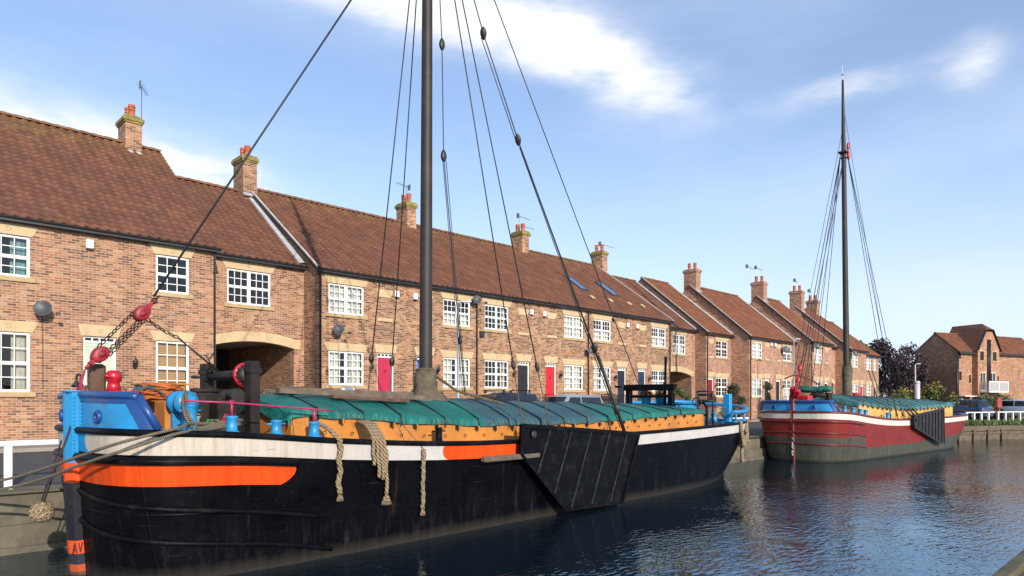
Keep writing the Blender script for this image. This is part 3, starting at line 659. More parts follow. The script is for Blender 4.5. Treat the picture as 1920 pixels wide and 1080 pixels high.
d2, _ = two(52.15, 23.75, False, 7.9, 28.7, 12.1, 'brick house with black door and white cabinet, behind the red barge bow', 'coal', 52.15, 56.1, ('none', 'half'), last=True, fl=True)
dish(d2, 1.6, 7.0, d=0.3)
hE, rE = house('single brick house with jutting gable left of the red barge mast', 56.1, 60.5, 22.4, 7.95, 26.9, 11.9,
    wins=[(0.75, 2.35, 6.1, 7.45, 6, 4, 'casement', 'net'), (0.75, 2.35, 3.2, 4.6, 4, 4, 'casement', 'half')], doors=[(2.9, 3.75, 2.4, 4.6, 'ink')], panels=[(2.95, 3.65, 7.1, 6.2)], brick='brick_c', tile='tile_b', verge=(True, False), over=(0.1, 0))
chimney(hE, 0.3, 4.5, 11.9, 1.25, 'brick_c', w=0.7, d=1.1, lich=False); downpipe(hE, 0.1, 7.8); dish(hE, 0.35, 7.35, d=0.28)
aerial(hE, -0.2, 5.3, 12.0, 2.6, 10, 7, 1.5); aerial(hE, 0.8, 5.0, 12.0, 2.6, 8, 7, 1.6)
P3, rP3 = house('brick house over the farthest coach arch, right beside the red barge mast', 60.5, 63.5, 23.2, 7.9, 27.2, 11.4, wins=[(0.6, 2.0, 6.05, 7.3, 4, 4, 'casement', 'half')], arch=(0.4, 2.6, 4.45, 4.65), gable=(True, False), brick='brick_c', tile='tile_b')
flash(P3, rP3, 3.0, 7.9, 11.4, 4.0)
hF, rF = house('brick house with scarlet door right of the red barge mast', 63.5, 67.8, 22.0, 7.7, 26.7, 11.7, wins=[(0.7, 2.2, 6.0, 7.3, 4, 4, 'casement', 'net'), (0.7, 2.2, 3.1, 4.5, 4, 4, 'casement', 'net')], doors=[(2.8, 3.65, 2.35, 4.5, 'red')], brick='brick_c', tile='tile_b', verge=(True, False), over=(0.1, 0))
chimney(hF, 0.2, 4.7, 11.7, 1.5, 'brick_c', w=0.7, d=1.1, lich=False); chimney(hF, 3.9, 4.7, 11.7, 1.0, 'brick_c', w=0.7, d=1.0, lich=False); aerial(hF, 0.9, 5.2, 11.8, 2.6, 15, 7, 1.5); downpipe(hF, 0.1, 7.6); dish(hF, 0.4, 7.1, d=0.26)
aerial(hF, 4.2, 5.2, 11.8, 2.0, 15, 7, 1.2)
hG, rG = house('end brick house of the row with slightly lower roof, beside the purple tree', 67.8, 71.9, 22.2, 7.45, 26.5, 10.9, wins=[(0.6, 2.0, 5.9, 7.15, 4, 4, 'casement', 'net'), (2.6, 3.5, 5.9, 7.15, 2, 4, 'casement', 'net'), (0.6, 2.0, 3.1, 4.5, 4, 4, 'casement', 'net')], doors=[(2.7, 3.5, 2.3, 4.5, 'coal')], brick='brick_c', tile='tile_b', gable=(True, True), over=(0, 0.1))

# ------------------------------------------------------------------ barges
BLUE = (0.015, 0.235, 0.50)
M['sky_blue'] = simple('barge_blue_paint', BLUE, 0.42, 0.22, 2.2, bmp=0.003, dirt=(0.06, 0.11, 0.15), dscale=4)
M['deep_blue'] = simple('barge_deep_blue', (0.012, 0.055, 0.20), 0.35, 0.15, 4)
M['tar'] = simple('black_paint', (0.0035, 0.0038, 0.005), 0.45, 0.4, 3, dirt=(0.018, 0.017, 0.017), dscale=3, spec=0.08)
M['steel'] = simple('dark_steel', (0.018, 0.016, 0.0155), 0.5, 0.4, 5, dirt=(0.075, 0.045, 0.03), dscale=4)
M['winch'] = simple('weathered_winch', (0.016, 0.013, 0.0115), 0.6, 0.4, 4, dirt=(0.06, 0.040, 0.028), dscale=3, spec=0.25)
M['redp'] = simple('red_gloss', (0.42, 0.012, 0.028), 0.35, 0.2, 4)
M['blockred'] = simple('worn_red', (0.27, 0.010, 0.018), 0.5, 0.35, 6, dirt=(0.07, 0.012, 0.012), dscale=9)
M['crim'] = simple('crimson_rail', (0.36, 0.02, 0.075), 0.4, 0.2, 4)
M['orange'] = simple('coaming_orange', (0.50, 0.195, 0.035), 0.5, 0.18, 1.5, dirt=(0.30, 0.115, 0.03), dscale=3.5)
M['yellow'] = simple('coaming_yellow', (0.62, 0.36, 0.10), 0.55, 0.14, 1.5, dirt=(0.40, 0.22, 0.07), dscale=3)
M['vermil'] = simple('vermilion', (0.72, 0.075, 0.01), 0.4, 0.1, 2)
M['maroon'] = simple('oxide_red', (0.12, 0.012, 0.011), 0.45, 0.2, 3)
M['deckgrey'] = simple('deck_grey', (0.05, 0.055, 0.055), 0.8, 0.3, 3)
M['mastwood'] = simple('dark_mast', (0.020, 0.015, 0.0125), 0.6, 0.45, 2, dirt=(0.045, 0.027, 0.019), dscale=1.5)
M['canvas'] = simple('mast_canvas', (0.105, 0.085, 0.055), 0.95, 0.45, 4, bmp=0.02, dirt=(0.045, 0.05, 0.03), dscale=3)
M['oldwood'] = simple('grey_timber', (0.13, 0.095, 0.072), 0.9, 0.4, 4, bmp=0.01, dirt=(0.06, 0.045, 0.035), dscale=3)
M['brownwood'] = simple('brown_timber', (0.10, 0.05, 0.028), 0.7, 0.4, 4)
M['green'] = simple('green_paint', (0.04, 0.17, 0.03), 0.5, 0.2, 3)
M['wire'] = simple('tarred_wire', (0.012, 0.013, 0.016), 0.5, 0.2, 8)
M['chain'] = simple('rusty_chain', (0.035, 0.020, 0.013), 0.6, 0.4, 10, metal=0.3)
M['ribgrey'] = simple('worn_rib', (0.030, 0.028, 0.025), 0.6, 0.5, 6, spec=0.2)
M['slate'] = simple('leeboard_grey', (0.020, 0.021, 0.023), 0.55, 0.3, 3, dirt=(0.05, 0.047, 0.043), dscale=2, spec=0.25)
def rope_mat(name, c, k=26.0):
    m, t, b = mat(name); uv = coords(t, 'UV'); sp = nn(t, 'ShaderNodeSeparateXYZ'); lk(t, uv, sp.inputs[0])
    w = math_(t, 'SINE', math_(t, 'MULTIPLY', math_(t, 'ADD', math_(t, 'MULTIPLY', sp.outputs[1], k), math_(t, 'MULTIPLY', sp.outputs[0], 3)), 2*PI))
    w = mapr(t, w, -1, 1)
    cc = ramp(t, w, [(0.0, tuple(q*0.16 for q in c)), (0.4, tuple(q*0.75 for q in c)), (1.0, c)])
    cc = mixc(t, mapr(t, noise(t, coords(t), 9, 5), 0.4, 0.7, 0, 0.6), cc, tuple(q*0.4 for q in c))
    lk(t, cc, b.inputs['Base Color']); setin(b, Roughness=0.95); bump(t, b, w, 0.01); return m
M['rope'] = rope_mat('manila_rope', (0.38, 0.28, 0.16), 12)
M['rope_fine'] = rope_mat('old_rope', (0.24, 0.20, 0.13), 30)
M['rope_thin'] = rope_mat('blue_line', (0.07, 0.20, 0.28), 40)
M['hose'] = simple('orange_hose', (0.45, 0.13, 0.03), 0.5, 0.25, 4)

def hull_paint1(s27, s61, s86):
    m, t, b = mat('black_hull_paint'); uv = coords(t, 'UV'); sp = nn(t, 'ShaderNodeSeparateXYZ'); lk(t, uv, sp.inputs[0]); s_, off = sp.outputs[0], sp.outputs[1]
    ob = coords(t); so_ = nn(t, 'ShaderNodeSeparateXYZ'); lk(t, ob, so_.inputs[0]); z = so_.outputs[2]
    def gt(a, v): return math_(t, 'GREATER_THAN', a, v)
    def lt(a, v): return math_(t, 'LESS_THAN', a, v)
    def AND(*q):
        r = q[0]
        for k in q[1:]: r = math_(t, 'MULTIPLY', r, k)
        return r
    n1 = noise(t, ob, 1.3, 6, 0.65); n2 = noise(t, coords(t, 'Object', (9, 9, 0.8)), 1.0, 6, 0.7); n3 = noise(t, ob, 14, 5, 0.7)
    c = ramp(t, n1, [(0.3, (0.0012, 0.0013, 0.0024)), (0.7, (0.0032, 0.0033, 0.005))])
    c = mixc(t, mapr(t, n3, 0.60, 0.76, 0, 0.55), c, (0.022, 0.021, 0.022))
    scum = math_(t, 'SUBTRACT', 1.0, mapr(t, math_(t, 'ADD', z, math_(t, 'MULTIPLY', n2, 0.22)), 0.12, 0.36))
    c = mixc(t, math_(t, 'MULTIPLY', scum, 0.7), c, (0.042, 0.036, 0.029))
    white = ramp(t, n2, [(0.35, (0.52, 0.47, 0.41)), (0.58, (0.44, 0.37, 0.29)), (0.74, (0.28, 0.18, 0.10))])
    white = mixc(t, mapr(t, s_, s27-0.6, s27+1.8), white, ramp(t, n1, [(0.3, (0.49, 0.46, 0.44)), (0.7, (0.41, 0.38, 0.36))]))
    c = mixc(t, AND(gt(off, -0.36), gt(s_, 0.05)), c, white)
    blueend = math_(t, 'ADD', 0.52, math_(t, 'MULTIPLY', math_(t, 'POWER', math_(t, 'ABSOLUTE', math_(t, 'DIVIDE', math_(t, 'ADD', off, 0.18), 0.18)), 2.0), 0.2))
    c = mixc(t, AND(gt(off, -0.36), math_(t, 'LESS_THAN', s_, blueend), gt(s_, 0.0)), c, BLUE)
    ved = math_(t, 'SUBTRACT', s27, math_(t, 'MULTIPLY', math_(t, 'POWER', math_(t, 'DIVIDE', math_(t, 'SUBTRACT', -0.50, off), 0.32), 2.0), 0.35))
    org = ramp(t, n2, [(0.3, (0.66, 0.080, 0.012)), (0.6, (0.54, 0.052, 0.008)), (0.78, (0.30, 0.05, 0.015))])
    c = mixc(t, AND(gt(off, -0.84), lt(off, -0.42), math_(t, 'LESS_THAN', s_, ved)), c, org)
    # rounded orange panel amidships
    dx = math_(t, 'MAXIMUM', math_(t, 'SUBTRACT', s61+0.16, s_), 0.0); dz = math_(t, 'ADD', off, 0.18)
    rr = math_(t, 'SQRT', math_(t, 'ADD', math_(t, 'MULTIPLY', dx, dx), math_(t, 'MULTIPLY', dz, dz)))
    c = mixc(t, AND(lt(rr, 0.18), gt(s_, s61-0.1), lt(s_, s86), lt(so_.outputs[1], 0.0)), c, org)
    lk(t, c, b.inputs['Base Color']); b.inputs['Specular IOR Level'].default_value = 0.06
    lk(t, mapr(t, n1, 0.3, 0.7, 0.32, 0.55), b.inputs['Roughness'])
    scr = noise(t, coords(t, 'Object', (0.5, 0.5, 9)), 3.0, 6, 0.75)
    c = mixc(t, mapr(t, scr, 0.62, 0.72, 0, 0.6), c, (0.045, 0.041, 0.039))
    scuf = noise(t, coords(t, 'Object', (6, 6, 0.7)), 1.0, 8, 0.8); low = mapr(t, z, 0.3, 1.0, 1, 0)
    c = mixc(t, math_(t, 'MULTIPLY', mapr(t, scuf, 0.52, 0.72, 0, 0.6), low), c, (0.032, 0.030, 0.028))
    rust = noise(t, coords(t, 'Object', (5, 5, 0.35)), 1.0, 6, 0.75)
    c = mixc(t, mapr(t, rust, 0.60, 0.75, 0, 0.6), c, (0.055, 0.026, 0.014))
    lk(t, c, b.inputs['Base Color'])
    seam = math_(t, 'PINGPONG', s_, 0.95); sm1 = mapr(t, seam, 0.0, 0.02, 0, 1)
    lap = math_(t, 'PINGPONG', math_(t, 'ADD', off, 0.05), 0.62); sm2 = mapr(t, lap, 0.0, 0.02, 0, 1)
    h = math_(t, 'ADD', math_(t, 'ADD', math_(t, 'MULTIPLY', noise(t, ob, 0.9, 3), 1.6), math_(t, 'MULTIPLY', n3, 0.05)), math_(t, 'MULTIPLY', math_(t, 'ADD', sm1, sm2), 0.22)); bump(t, b, h, 0.03)
    return m
def hull_paint2(s27):
    m, t, b = mat('red_hull_paint'); uv = coords(t, 'UV'); sp = nn(t, 'ShaderNodeSeparateXYZ'); lk(t, uv, sp.inputs[0]); s_, off = sp.outputs[0], sp.outputs[1]
    ob = coords(t); so_ = nn(t, 'ShaderNodeSeparateXYZ'); lk(t, ob, so_.inputs[0]); z = so_.outputs[2]
    n1 = noise(t, ob, 1.5, 6, 0.65); n2 = noise(t, coords(t, 'Object', (7, 7, 0.7)), 1.0, 6, 0.7)
    red = ramp(t, n1, [(0.3, (0.205, 0.022, 0.017)), (0.7, (0.145, 0.016, 0.014))])
    grey = ramp(t, n2, [(0.3, (0.044, 0.040, 0.029)), (0.6, (0.070, 0.063, 0.047)), (0.8, (0.12, 0.105, 0.085))])
    grey = mixc(t, mapr(t, noise(t, ob, 1.1, 4), 0.5, 0.65, 0, 0.4), grey, (0.030, 0.050, 0.036))
    lim = math_(t, 'ADD', mapr(t, s_, s27-0.02, s27+0.02, 1.17, 0.62), mapr(t, s_, 12, 22, 0, 0.30))
    c = mixc(t, math_(t, 'GREATER_THAN', z, lim), grey, red)
    c = mixc(t, math_(t, 'GREATER_THAN', off, -0.34), c, ramp(t, n2, [(0.3, (0.66, 0.60, 0.53)), (0.75, (0.50, 0.40, 0.33))]))
    c = mixc(t, math_(t, 'SUBTRACT', 1.0, mapr(t, z, 0.02, 0.14)), c, (0.02, 0.02, 0.016))
    lk(t, c, b.inputs['Base Color']); setin(b, Roughness=0.5); b.inputs['Specular IOR Level'].default_value = 0.2; bump(t, b, noise(t, ob, 1.0, 4), 0.03); return m
def stem_paint(name, bands):
    m, t, b = mat(name); ob = coords(t); sp = nn(t, 'ShaderNodeSeparateXYZ'); lk(t, ob, sp.inputs[0])
    zz = mapr(t, sp.outputs[2], -1.0, 4.0); c = ramp(t, zz, [((z+1)/5, col) for z, col in bands], 'CONSTANT')
    c = mixc(t, mapr(t, noise(t, ob, 8, 5, 0.7), 0.6, 0.75, 0, 0.5), c, (0.05, 0.04, 0.035))
    lk(t, c, b.inputs['Base Color']); setin(b, Roughness=0.4); bump(t, b, noise(t, ob, 6, 4), 0.006); return m
def tarp_mat(name, a, c_, x0, x1):
    m, t, b = mat(name); ob = coords(t); sp = nn(t, 'ShaderNodeSeparateXYZ'); lk(t, ob, sp.inputs[0])
    n = noise(t, ob, 1.1, 5, 0.6)
    w = math_(t, 'ADD', sp.outputs[0], math_(t, 'MULTIPLY', sp.outputs[1], -0.25))
    k = math_(t, 'MULTIPLY', math_(t, 'GREATER_THAN', w, x0), math_(t, 'LESS_THAN', w, x1))
    c = mixc(t, k, a, c_)
    c = mixc(t, 1.0, c, ramp(t, n, [(0.3, (0.72, 0.74, 0.76)), (0.7, (1.25, 1.22, 1.2))]), 'MULTIPLY')
    c = mixc(t, mapr(t, noise(t, ob, 4, 7, 0.75), 0.56, 0.72, 0, 0.4), c, (0.05, 0.09, 0.085))
    lk(t, c, b.inputs['Base Color']); setin(b, Roughness=0.55)
    wr = noise(t, coords(t, 'Object', (3.0, 0.9, 1.5)), 2.0, 4, 0.55)
    rg = nn(t, 'ShaderNodeTexNoise', noise_type='RIDGED_MULTIFRACTAL'); setin(rg, Scale=1.5, Detail=3.0, Roughness=0.5); lk(t, coords(t, 'Object', (1.5, 0.8, 1.0)), rg.inputs['Vector'])
    h = math_(t, 'ADD', wr, math_(t, 'MULTIPLY', rg.outputs['Fac'], 0.26)); bump(t, b, h, 0.12, 1.0); return m

SHEER = [(-1, 2.42), (0, 2.38), (1.6, 2.30), (3.6, 2.12), (6, 1.97), (8.5, 1.92), (14, 1.95), (18, 2.02), (22, 2.13), (24, 2.2)]
def zs(x):
    for i in range(1, len(SHEER)-2):
        if x <= SHEER[i+1][0] or i == len(SHEER)-3:
            (x0, a), (x1, b_), (x2, c), (x3, d) = SHEER[i-1:i+3]; t = max(0, min(1, (x-x1)/(x2-x1)))
            m1 = (c-a)/(x2-x0)*(x2-x1); m2 = (d-b_)/(x3-x1)*(x2-x1)
            return (2*t**3-3*t*t+1)*b_+(t**3-2*t*t+t)*m1+(-2*t**3+3*t*t)*c+(t**3-t*t)*m2
def lerp(a, b_, t): return a+(b_-a)*t
class Keel:
    def __init__(s, L=22.0, B=2.15): s.L = L; s.B = B
    def outline(s, lv, nb=16, nm=14, ns=16, inset=0.0):
        t = lv**1.4; B = lerp(s.B, s.B-0.16, t)-inset; xb = lerp(-0.08, 0.06, t)+inset; Lb = lerp(2.4, 3.4, t); pb = lerp(4.2, 2.7, t)
        xs_ = lerp(s.L, s.L-1.0, t)-inset; Ls = lerp(3.6, 6.8, t); ps = lerp(2.5, 1.75, t); P = []
        for i in range(nb+1):
            a = i/nb*PI/2; P.append((xb+Lb*(1-math.cos(a)**(2/pb)), B*math.sin(a)**(2/pb)))
        x0, x1 = P[-1][0], xs_-Ls
        for i in range(1, nm): P.append((lerp(x0, x1, i/nm), B))
        for i in range(ns+1):
            a = (1-i/ns)*PI/2; P.append((xs_-Ls*(1-math.cos(a)**(2/ps)), B*math.sin(a)**(2/ps)))
        return P
    def arc(s, P):
        S = [0.0]
        for i in range(1, len(P)): S.append(S[-1]+math.hypot(P[i][0]-P[i-1][0], P[i][1]-P[i-1][1]))
        return S
    def s_at(s, x):
        P = s.outline(0); S = s.arc(P)
        for i in range(1, len(P)):
            if P[i][0] >= x: return S[i-1]+(S[i]-S[i-1])*(x-P[i-1][0])/(P[i][0]-P[i-1][0])
        return S[-1]
    def half(s, x, lv=0.0):
        P = s.outline(lv)
        for i in range(1, len(P)):
            if P[i][0] >= x and P[i][0] > P[i-1][0]: return P[i-1][1]+(P[i][1]-P[i-1][1])*(x-P[i-1][0])/(P[i][0]-P[i-1][0])
        return 0.0
    def side(s, S_, off, out=0.0, sgn=-1):     # point on the hull at arc S_, height off below the sheer
        P = s.outline(0); A_ = s.arc(P)
        i = max(1, next((k for k in range(1, len(P)) if A_[k] >= S_), len(P)-1)); t = (S_-A_[i-1])/(A_[i]-A_[i-1])
        x = lerp(P[i-1][0], P[i][0], t); z = zs(x)+off; lv = max(0, min(1, -off/(zs(x)+0.4)))
        Q = s.outline(lv); q0, q1 = Q[i-1], Q[i]; x = lerp(q0[0], q1[0], t); y = lerp(q0[1], q1[1], t); d = Vector((q1[0]-q0[0], q1[1]-q0[1])).normalized()
        return Vector((x-d.y*out, sgn*(y+d.x*out), z))
def hull(P, k, m, parent=None):
    b = MB(); n = 12; O0 = k.outline(0); A_ = k.arc(O0)
    for sgn in (1, -1):
        rings = []
        for j in range(n+1):
            lv = j/n; O = k.outline(lv); rings.append([(O[i][0], sgn*O[i][1], lerp(zs(O0[i][0]), -0.4, lv)) for i in range(len(O))])
        if sgn > 0: rings = rings[::-1]
        def uvs(i, j, rings=rings): return (A_[min(j, len(A_)-1)], rings[i][j][2]-zs(O0[j][0]))
        b.loft(rings, 0, False, False, True, uvs=uvs)
    return b.build('hull', m, P)
def rail_along(k, S0, S1, off, r, mat_, P, name, sides=(-1, 1), out=0.02, step=0.12, flat=1.0, offf=None):
    for sg in sides:
        n = max(2, int((S1-S0)/step)); pts = [k.side(lerp(S0, S1, i/n), off if offf is None else offf(i/n), out, sg) for i in range(n+1)]
        b = MB(); b.tube(pts, r, 8, flat=flat); b.build(name, mat_, P)
EDGE_UP = 0.50
def tarp_edge(x): return zs(x)+EDGE_UP+0.05*math.cos((x-2.9)/15.7*2*PI)
HW = 1.58
def tarp_z(x, y, zcrown=2.98):
    e = tarp_edge(x); zcrown = max(e+0.12, zcrown-0.018*(x-3)); return e+(zcrown-e)*(1-min(1, abs(y)/HW)**1.55)
def tarpaulin(P, x0, x1, m, zcrown, seed):
    rnd = random.Random(seed); b = MB(); nx = int((x1-x0)/0.11); ny = 30; rows = []
    ph = [rnd.uniform(0, 6) for _ in range(8)]
    for i in range(nx+1):
        x = lerp(x0, x1, i/nx); fx = min((x-x0), (x1-x)); row = []
        drop = 0.12*max(0, 1-fx/0.45)**2
        wob = 0.5+0.5*math.sin(x*6.1+ph[0])
        for j in range(ny+1):
            t = j/ny*2-1; s_ = abs(t)
            if s_ <= 0.86:
                y = t/0.86*HW; z = tarp_z(x, y, zcrown)-drop
                z += 0.022*math.sin(x*2*PI/1.05+1.2)*(1-s_) + 0.012*math.sin(x*4.3+y*3+ph[1]) + 0.010*math.sin(x*11+ph[2]+y*5)*s_
            else:
                h = (s_-0.86)/0.14; sg = 1 if t > 0 else -1
                y = sg*(HW+0.035*math.sin(h*PI*0.5)+0.018*h*math.sin(x*8.3+ph[3])); z = tarp_edge(x)-drop*0.6-h*(0.14+0.018*math.sin(x*3.1+ph[4])+0.010*math.sin(x*7.7+ph[5]))+0.010*math.sin(x*11+ph[2])*(1-h)
            row.append((x, y, z))
        rows.append(row)
    b.loft(rows, 0, False, False, True)
    for row, sg in ((rows[0], -1), (rows[-1], 1)):
        b.loft([row, [(p[0]+sg*0.06, p[1]*0.995, p[2]-0.20-0.04*math.sin(p[1]*5)) for p in row]], 0, False, False, True)
    return b.build('hatch_tarpaulin', m, P)
def strap(P, x, sl, zcrown=2.98, mt='wire'):
    b = MB(); pts = []
    for i in range(25):
        y = -HW-0.02+(2*HW+0.04)*i/24; pts.append((x+sl*y, y, tarp_z(x+sl*y, y, zcrown)+0.022))
    pts = [(pts[0][0], -HW-0.06, pts[0][2]-0.22)]+pts+[(pts[-1][0], HW+0.06, pts[-1][2]-0.22)]
    b.tube(pts, 0.016, 6, flat=1.0); return b.build('lashing_strap', mt, P)
def bollard(P, x, y, z, r=0.085, h=0.24, mt='sky_blue', pin=False, cap=True):
    b = MB(); b.lathe([(r*1.5, 0), (r*1.5, 0.02), (r, 0.035), (r*0.96, h*0.6), (r, h-0.03), (r*1.12, h-0.02), (r*1.12, h-0.005), (r*0.9, h+0.015)], (x, y, z), 16)
    if pin: b.tube([(x-0.17, y, z+h*0.78), (x+0.17, y, z+h*0.78)], 0.017, 8)
    return b.build('bollard', mt, P)
def block(b, p, d, L=0.30, r=0.085, m=0):
    d = Vector(d).normalized(); q = d.to_track_quat('Z', 'Y').to_matrix().to_4x4(); mt = Matrix.Translation(p) @ q
    rings = []
    for t, k in ((-0.5, 0.25), (-0.42, 0.55), (-0.2, 0.95), (0.05, 1.0), (0.3, 0.75), (0.45, 0.4), (0.5, 0.2)):
        rings.append([(r*k*math.cos(2*PI*j/10), r*0.7*k*math.sin(2*PI*j/10), L*t) for j in range(10)])
    b.loft(rings, m, True, True, True, mt)
def line(P, name, pts, r, m='wire', n=6):
    b = MB(); b.tube(pts, r, n); return b.build(name, m, P)
def chain(b, a, c, sg=0.0, link=0.085, r=0.011):
    pts = sag(a, c, sg, max(2, int((Vector(c)-Vector(a)).length/link)))
    for i in range(len(pts)-1):
        d = (pts[i+1]-pts[i]); u = d.normalized(); o = u.orthogonal().normalized()
        if i % 2: o = u.cross(o)
        b.torus((pts[i]+pts[i+1])/2, link*0.36, r, o, 10, 5, stretch=u)
def shroud(P, bot, top, dead=1.15, r=0.016, name='shroud', lan=0.022):
    bot, top = Vector(bot), Vector(top); d = (top-bot).normalized(); k = bot+d*dead
    so_ = line(P, name, [k, top], r)
    for a_ in ((k, d, 0.26, 0.08), (bot+d*0.22, d, 0.2, 0.07)): b = MB(); block(b, *a_); b.build('deadeye', 'steel', so_)
    o = d.orthogonal().normalized()
    l = MB()
    for t in (-1, 0, 1): l.tube([bot+d*0.22+o*0.03*t, k+o*0.035*t], lan*0.5, 5)
    l.tube([bot, bot+d*0.25], 0.022, 6)
    for i in range(3): l.torus(bot+d*(0.35+i*0.2), 0.05, 0.014, d, 10, 4)
    l.build('lanyard', 'rope_fine', so_); return so_

def barge(label, loc, rz, p):
    K = Keel(p['L']); P = thing(p['name'], label, 'barge', (*loc, 0), rz, None)
    s27 = K.s_at(2.62)
    hull(P, K, p['hull'](K))
    # gunwale, rubbing rails
    S_all = K.arc(K.outline(0))[-1]
    rail_along(K, 0.0, S_all, -0.02, 0.055, p['gunwale'], P, 'gunwale', out=0.0, step=0.2)
    rail_along(K, 0.0, s27, -0.45, 0.062, p['rub'], P, 'rubbing_rail', out=0.03)
    for a, c in p.get('rails', ((-0.98, -1.42), (-1.45, -2.05))):
        rail_along(K, 0.05, s27+0.1, 0, 0.042, p['rub2'], P, 'rubbing_rail', out=0.01, offf=lambda t, a=a, c=c: lerp(a, c, t))
    # deck
    b = MB(); O = K.outline(0, inset=0.05); n = len(O)
    for i in range(n-1): b.quad((O[i][0], O[i][1], zs(O[i][0])-0.05), (O[i][0], -O[i][1], zs(O[i][0])-0.05), (O[i+1][0], -O[i+1][1], zs(O[i+1][0])-0.05), (O[i+1][0], O[i+1][1], zs(O[i+1][0])-0.05))
    b.build('deck', 'deckgrey', P)
    for sg in (-1, 1):
        for (xa, xb, nm) in ((0.0, p['blue_to'], 'sky_blue'), (p['L']-2.6, p['L']-0.02, 'sky_blue')):
            Sa, Sb = K.s_at(xa) if xa > 0 else 0.1, K.s_at(xb) if xb < p['L']-0.1 else S_all-0.1; n = 24; A_ = [K.side(lerp(Sa, Sb, i/n), 0.03, 0.0, sg) for i in range(n+1)]; B_ = [K.side(lerp(Sa, Sb, i/n), 0.03, -0.34, sg) for i in range(n+1)]
            bb = MB(); bb.loft([[tuple(q) for q in A_], [tuple(q) for q in B_]], 0, False, False, True); bb.loft([[tuple(q-Vector((0, 0, 0.07))) for q in B_], [tuple(q) for q in B_]], 0, False, False, True); bb.build('covering_board', nm, P)
    # bulwark round the bow
    for sg in (-1, 1):
        S1 = K.s_at(p.get('bul', 0.26)); n = 22; out_b = []; out_t = []; in_b = []; in_t = []
        for i in range(n+1):
            t = i/n; Sb = lerp(0.10, S1+0.30, t); St = lerp(0.10, S1, t)
            zt = p['bul_z'](St/S1)
            for (lst, S_, o, z) in ((out_b, Sb, -0.05, None), (out_t, St, -0.05, zt), (in_b, Sb, -0.11, None), (in_t, St, -0.11, zt)):
                q = K.side(S_, 0.03, o, sg)
                if z is not None: q.z = z
                lst.append(q)
        b = MB(); f = lambda l: [tuple(q) for q in l]
        b.loft([f(out_b), f(out_t)], 0, False, False, True); b.loft([f(out_t), f(in_t)], 0, False); b.loft([f(in_t), f(in_b)], 0, False, False, True)
        bw = b.build('bulwark', 'sky_blue', P)
        c = MB(); c.tube(out_t[:-1]+[out_t[-1].lerp(out_b[-1], 0.04)], 0.062, 8); 
        e_ = [[K.side(q_-0.26+0.26*i_/8, 0.03, -0.024, sg) for i_ in range(9)] for q_ in (S1, S1+0.30)]
        for q_ in e_[0]: q_.z = p['bul_z'](1.0)
        c.loft([[tuple(a_.lerp(b_, j_/5)+Vector((0, sg*0.012*math.sin(PI*j_/5), 0))) for a_, b_ in zip(*e_)] for j_ in range(6)], 0, False, False, True)
        tb = [K.side(lerp(0.12, S1, i/20), 0.03, -0.026, sg) for i in range(21)]; tt = [Vector(q_) for q_ in tb]
        for i, q_ in enumerate(tb): q_.z = p['bul_z'](i/20)-0.11; tt[i].z = p['bul_z'](i/20)
        c.loft([[tuple(q_) for q_ in tb], [tuple(q_) for q_ in tt]], 0, False, False, True)
        c.tube([out_t[-1], out_b[-1]], 0.062, 8); c.build('bulwark_cap', 'deep_blue', bw)
        h = MB(); q = K.side(0.98, 0.20, -0.03, sg); q2 = K.side(1.05, 0.20, -0.03, sg); tdir = (q2-q).normalized(); nrm = Vector((-abs(tdir.y), 0, 0)); nrm = Vector((tdir.y, -tdir.x, 0)); nrm = nrm if nrm.x < 0 else -nrm
        h.torus(q, 0.075, 0.035, nrm, 18, 8); mt = Matrix.Translation(q+nrm*-0.02) @ nrm.to_track_quat('Z', 'Y').to_matrix().to_4x4(); h.lathe([(0.0, 0.0), (0.075, 0.005), (0.075, 0.02), (0.0, 0.021)], n=14, m=1, mtx=mt); h.build('hawsehole', ['deep_blue', 'steel'], bw)
    # stem post
    b = MB(); so_x = p.get('stem_x', 0.0); pr = [(-0.23, 2.97), (-0.23, 1.9), (-0.21, 1.0), (-0.14, 0.0), (-0.09, -0.4)]; sw = p.get('stem_w', 0.18)
    rings = [[(x, -0.045, z), (x, 0.045, z), (x+0.07, sw-0.005, z), (x+0.46, sw, z), (x+0.46, -sw, z), (x+0.07, -sw+0.005, z)] for x, z in [(x_+so_x, z_) for x_, z_ in pr]]
    b.loft(rings, 0, True, True); 
    b.bbox(-0.25+so_x, 0.10, -sw-0.01, sw+0.01, 2.972, 3.00, 0.01)
    st = b.build('stem', p['stem'], P)
    rv = MB()
    for i in range(16):
        z = 1.95+i*0.062
        for x in (-0.135+so_x, -0.045+so_x): rv.lathe([(0.019, 0), (0.016, 0.010), (0.004, 0.016)], n=6, mtx=Matrix.Translation((x, -sw, z+0.02*(x > 0))) @ Matrix.Rotation(R(90), 4, 'X'))
    rv.build('rivets', p['stem'], st)
    # hatch coaming
    x0, x1 = p['hatch']; b = MB(); n = 40; w = HW-0.03
    for sg in (-1, 1):
        for (ya, m_) in ((w, 0), (w-0.06, 0)):
            b.loft([[(lerp(x0, x1, i/n), sg*ya, zs(lerp(x0, x1, i/n))-0.06) for i in range(n+1)], [(lerp(x0, x1, i/n), sg*ya, tarp_edge(lerp(x0, x1, i/n))-0.10) for i in range(n+1)]], 0, False)
    for x in (x0, x1):
        pl = [(-w, zs(x)-0.06), (w, zs(x)-0.06)]+[(w-2*w*i/14, tarp_z(x, w-2*w*i/14, p['crown'])-0.34) for i in range(15)]
        b.prism(pl, 'x', x-0.03, x+0.03)
    co = b.build('hatch_coaming', p['coam'], P)
    nw = int((x1-x0)/0.62)
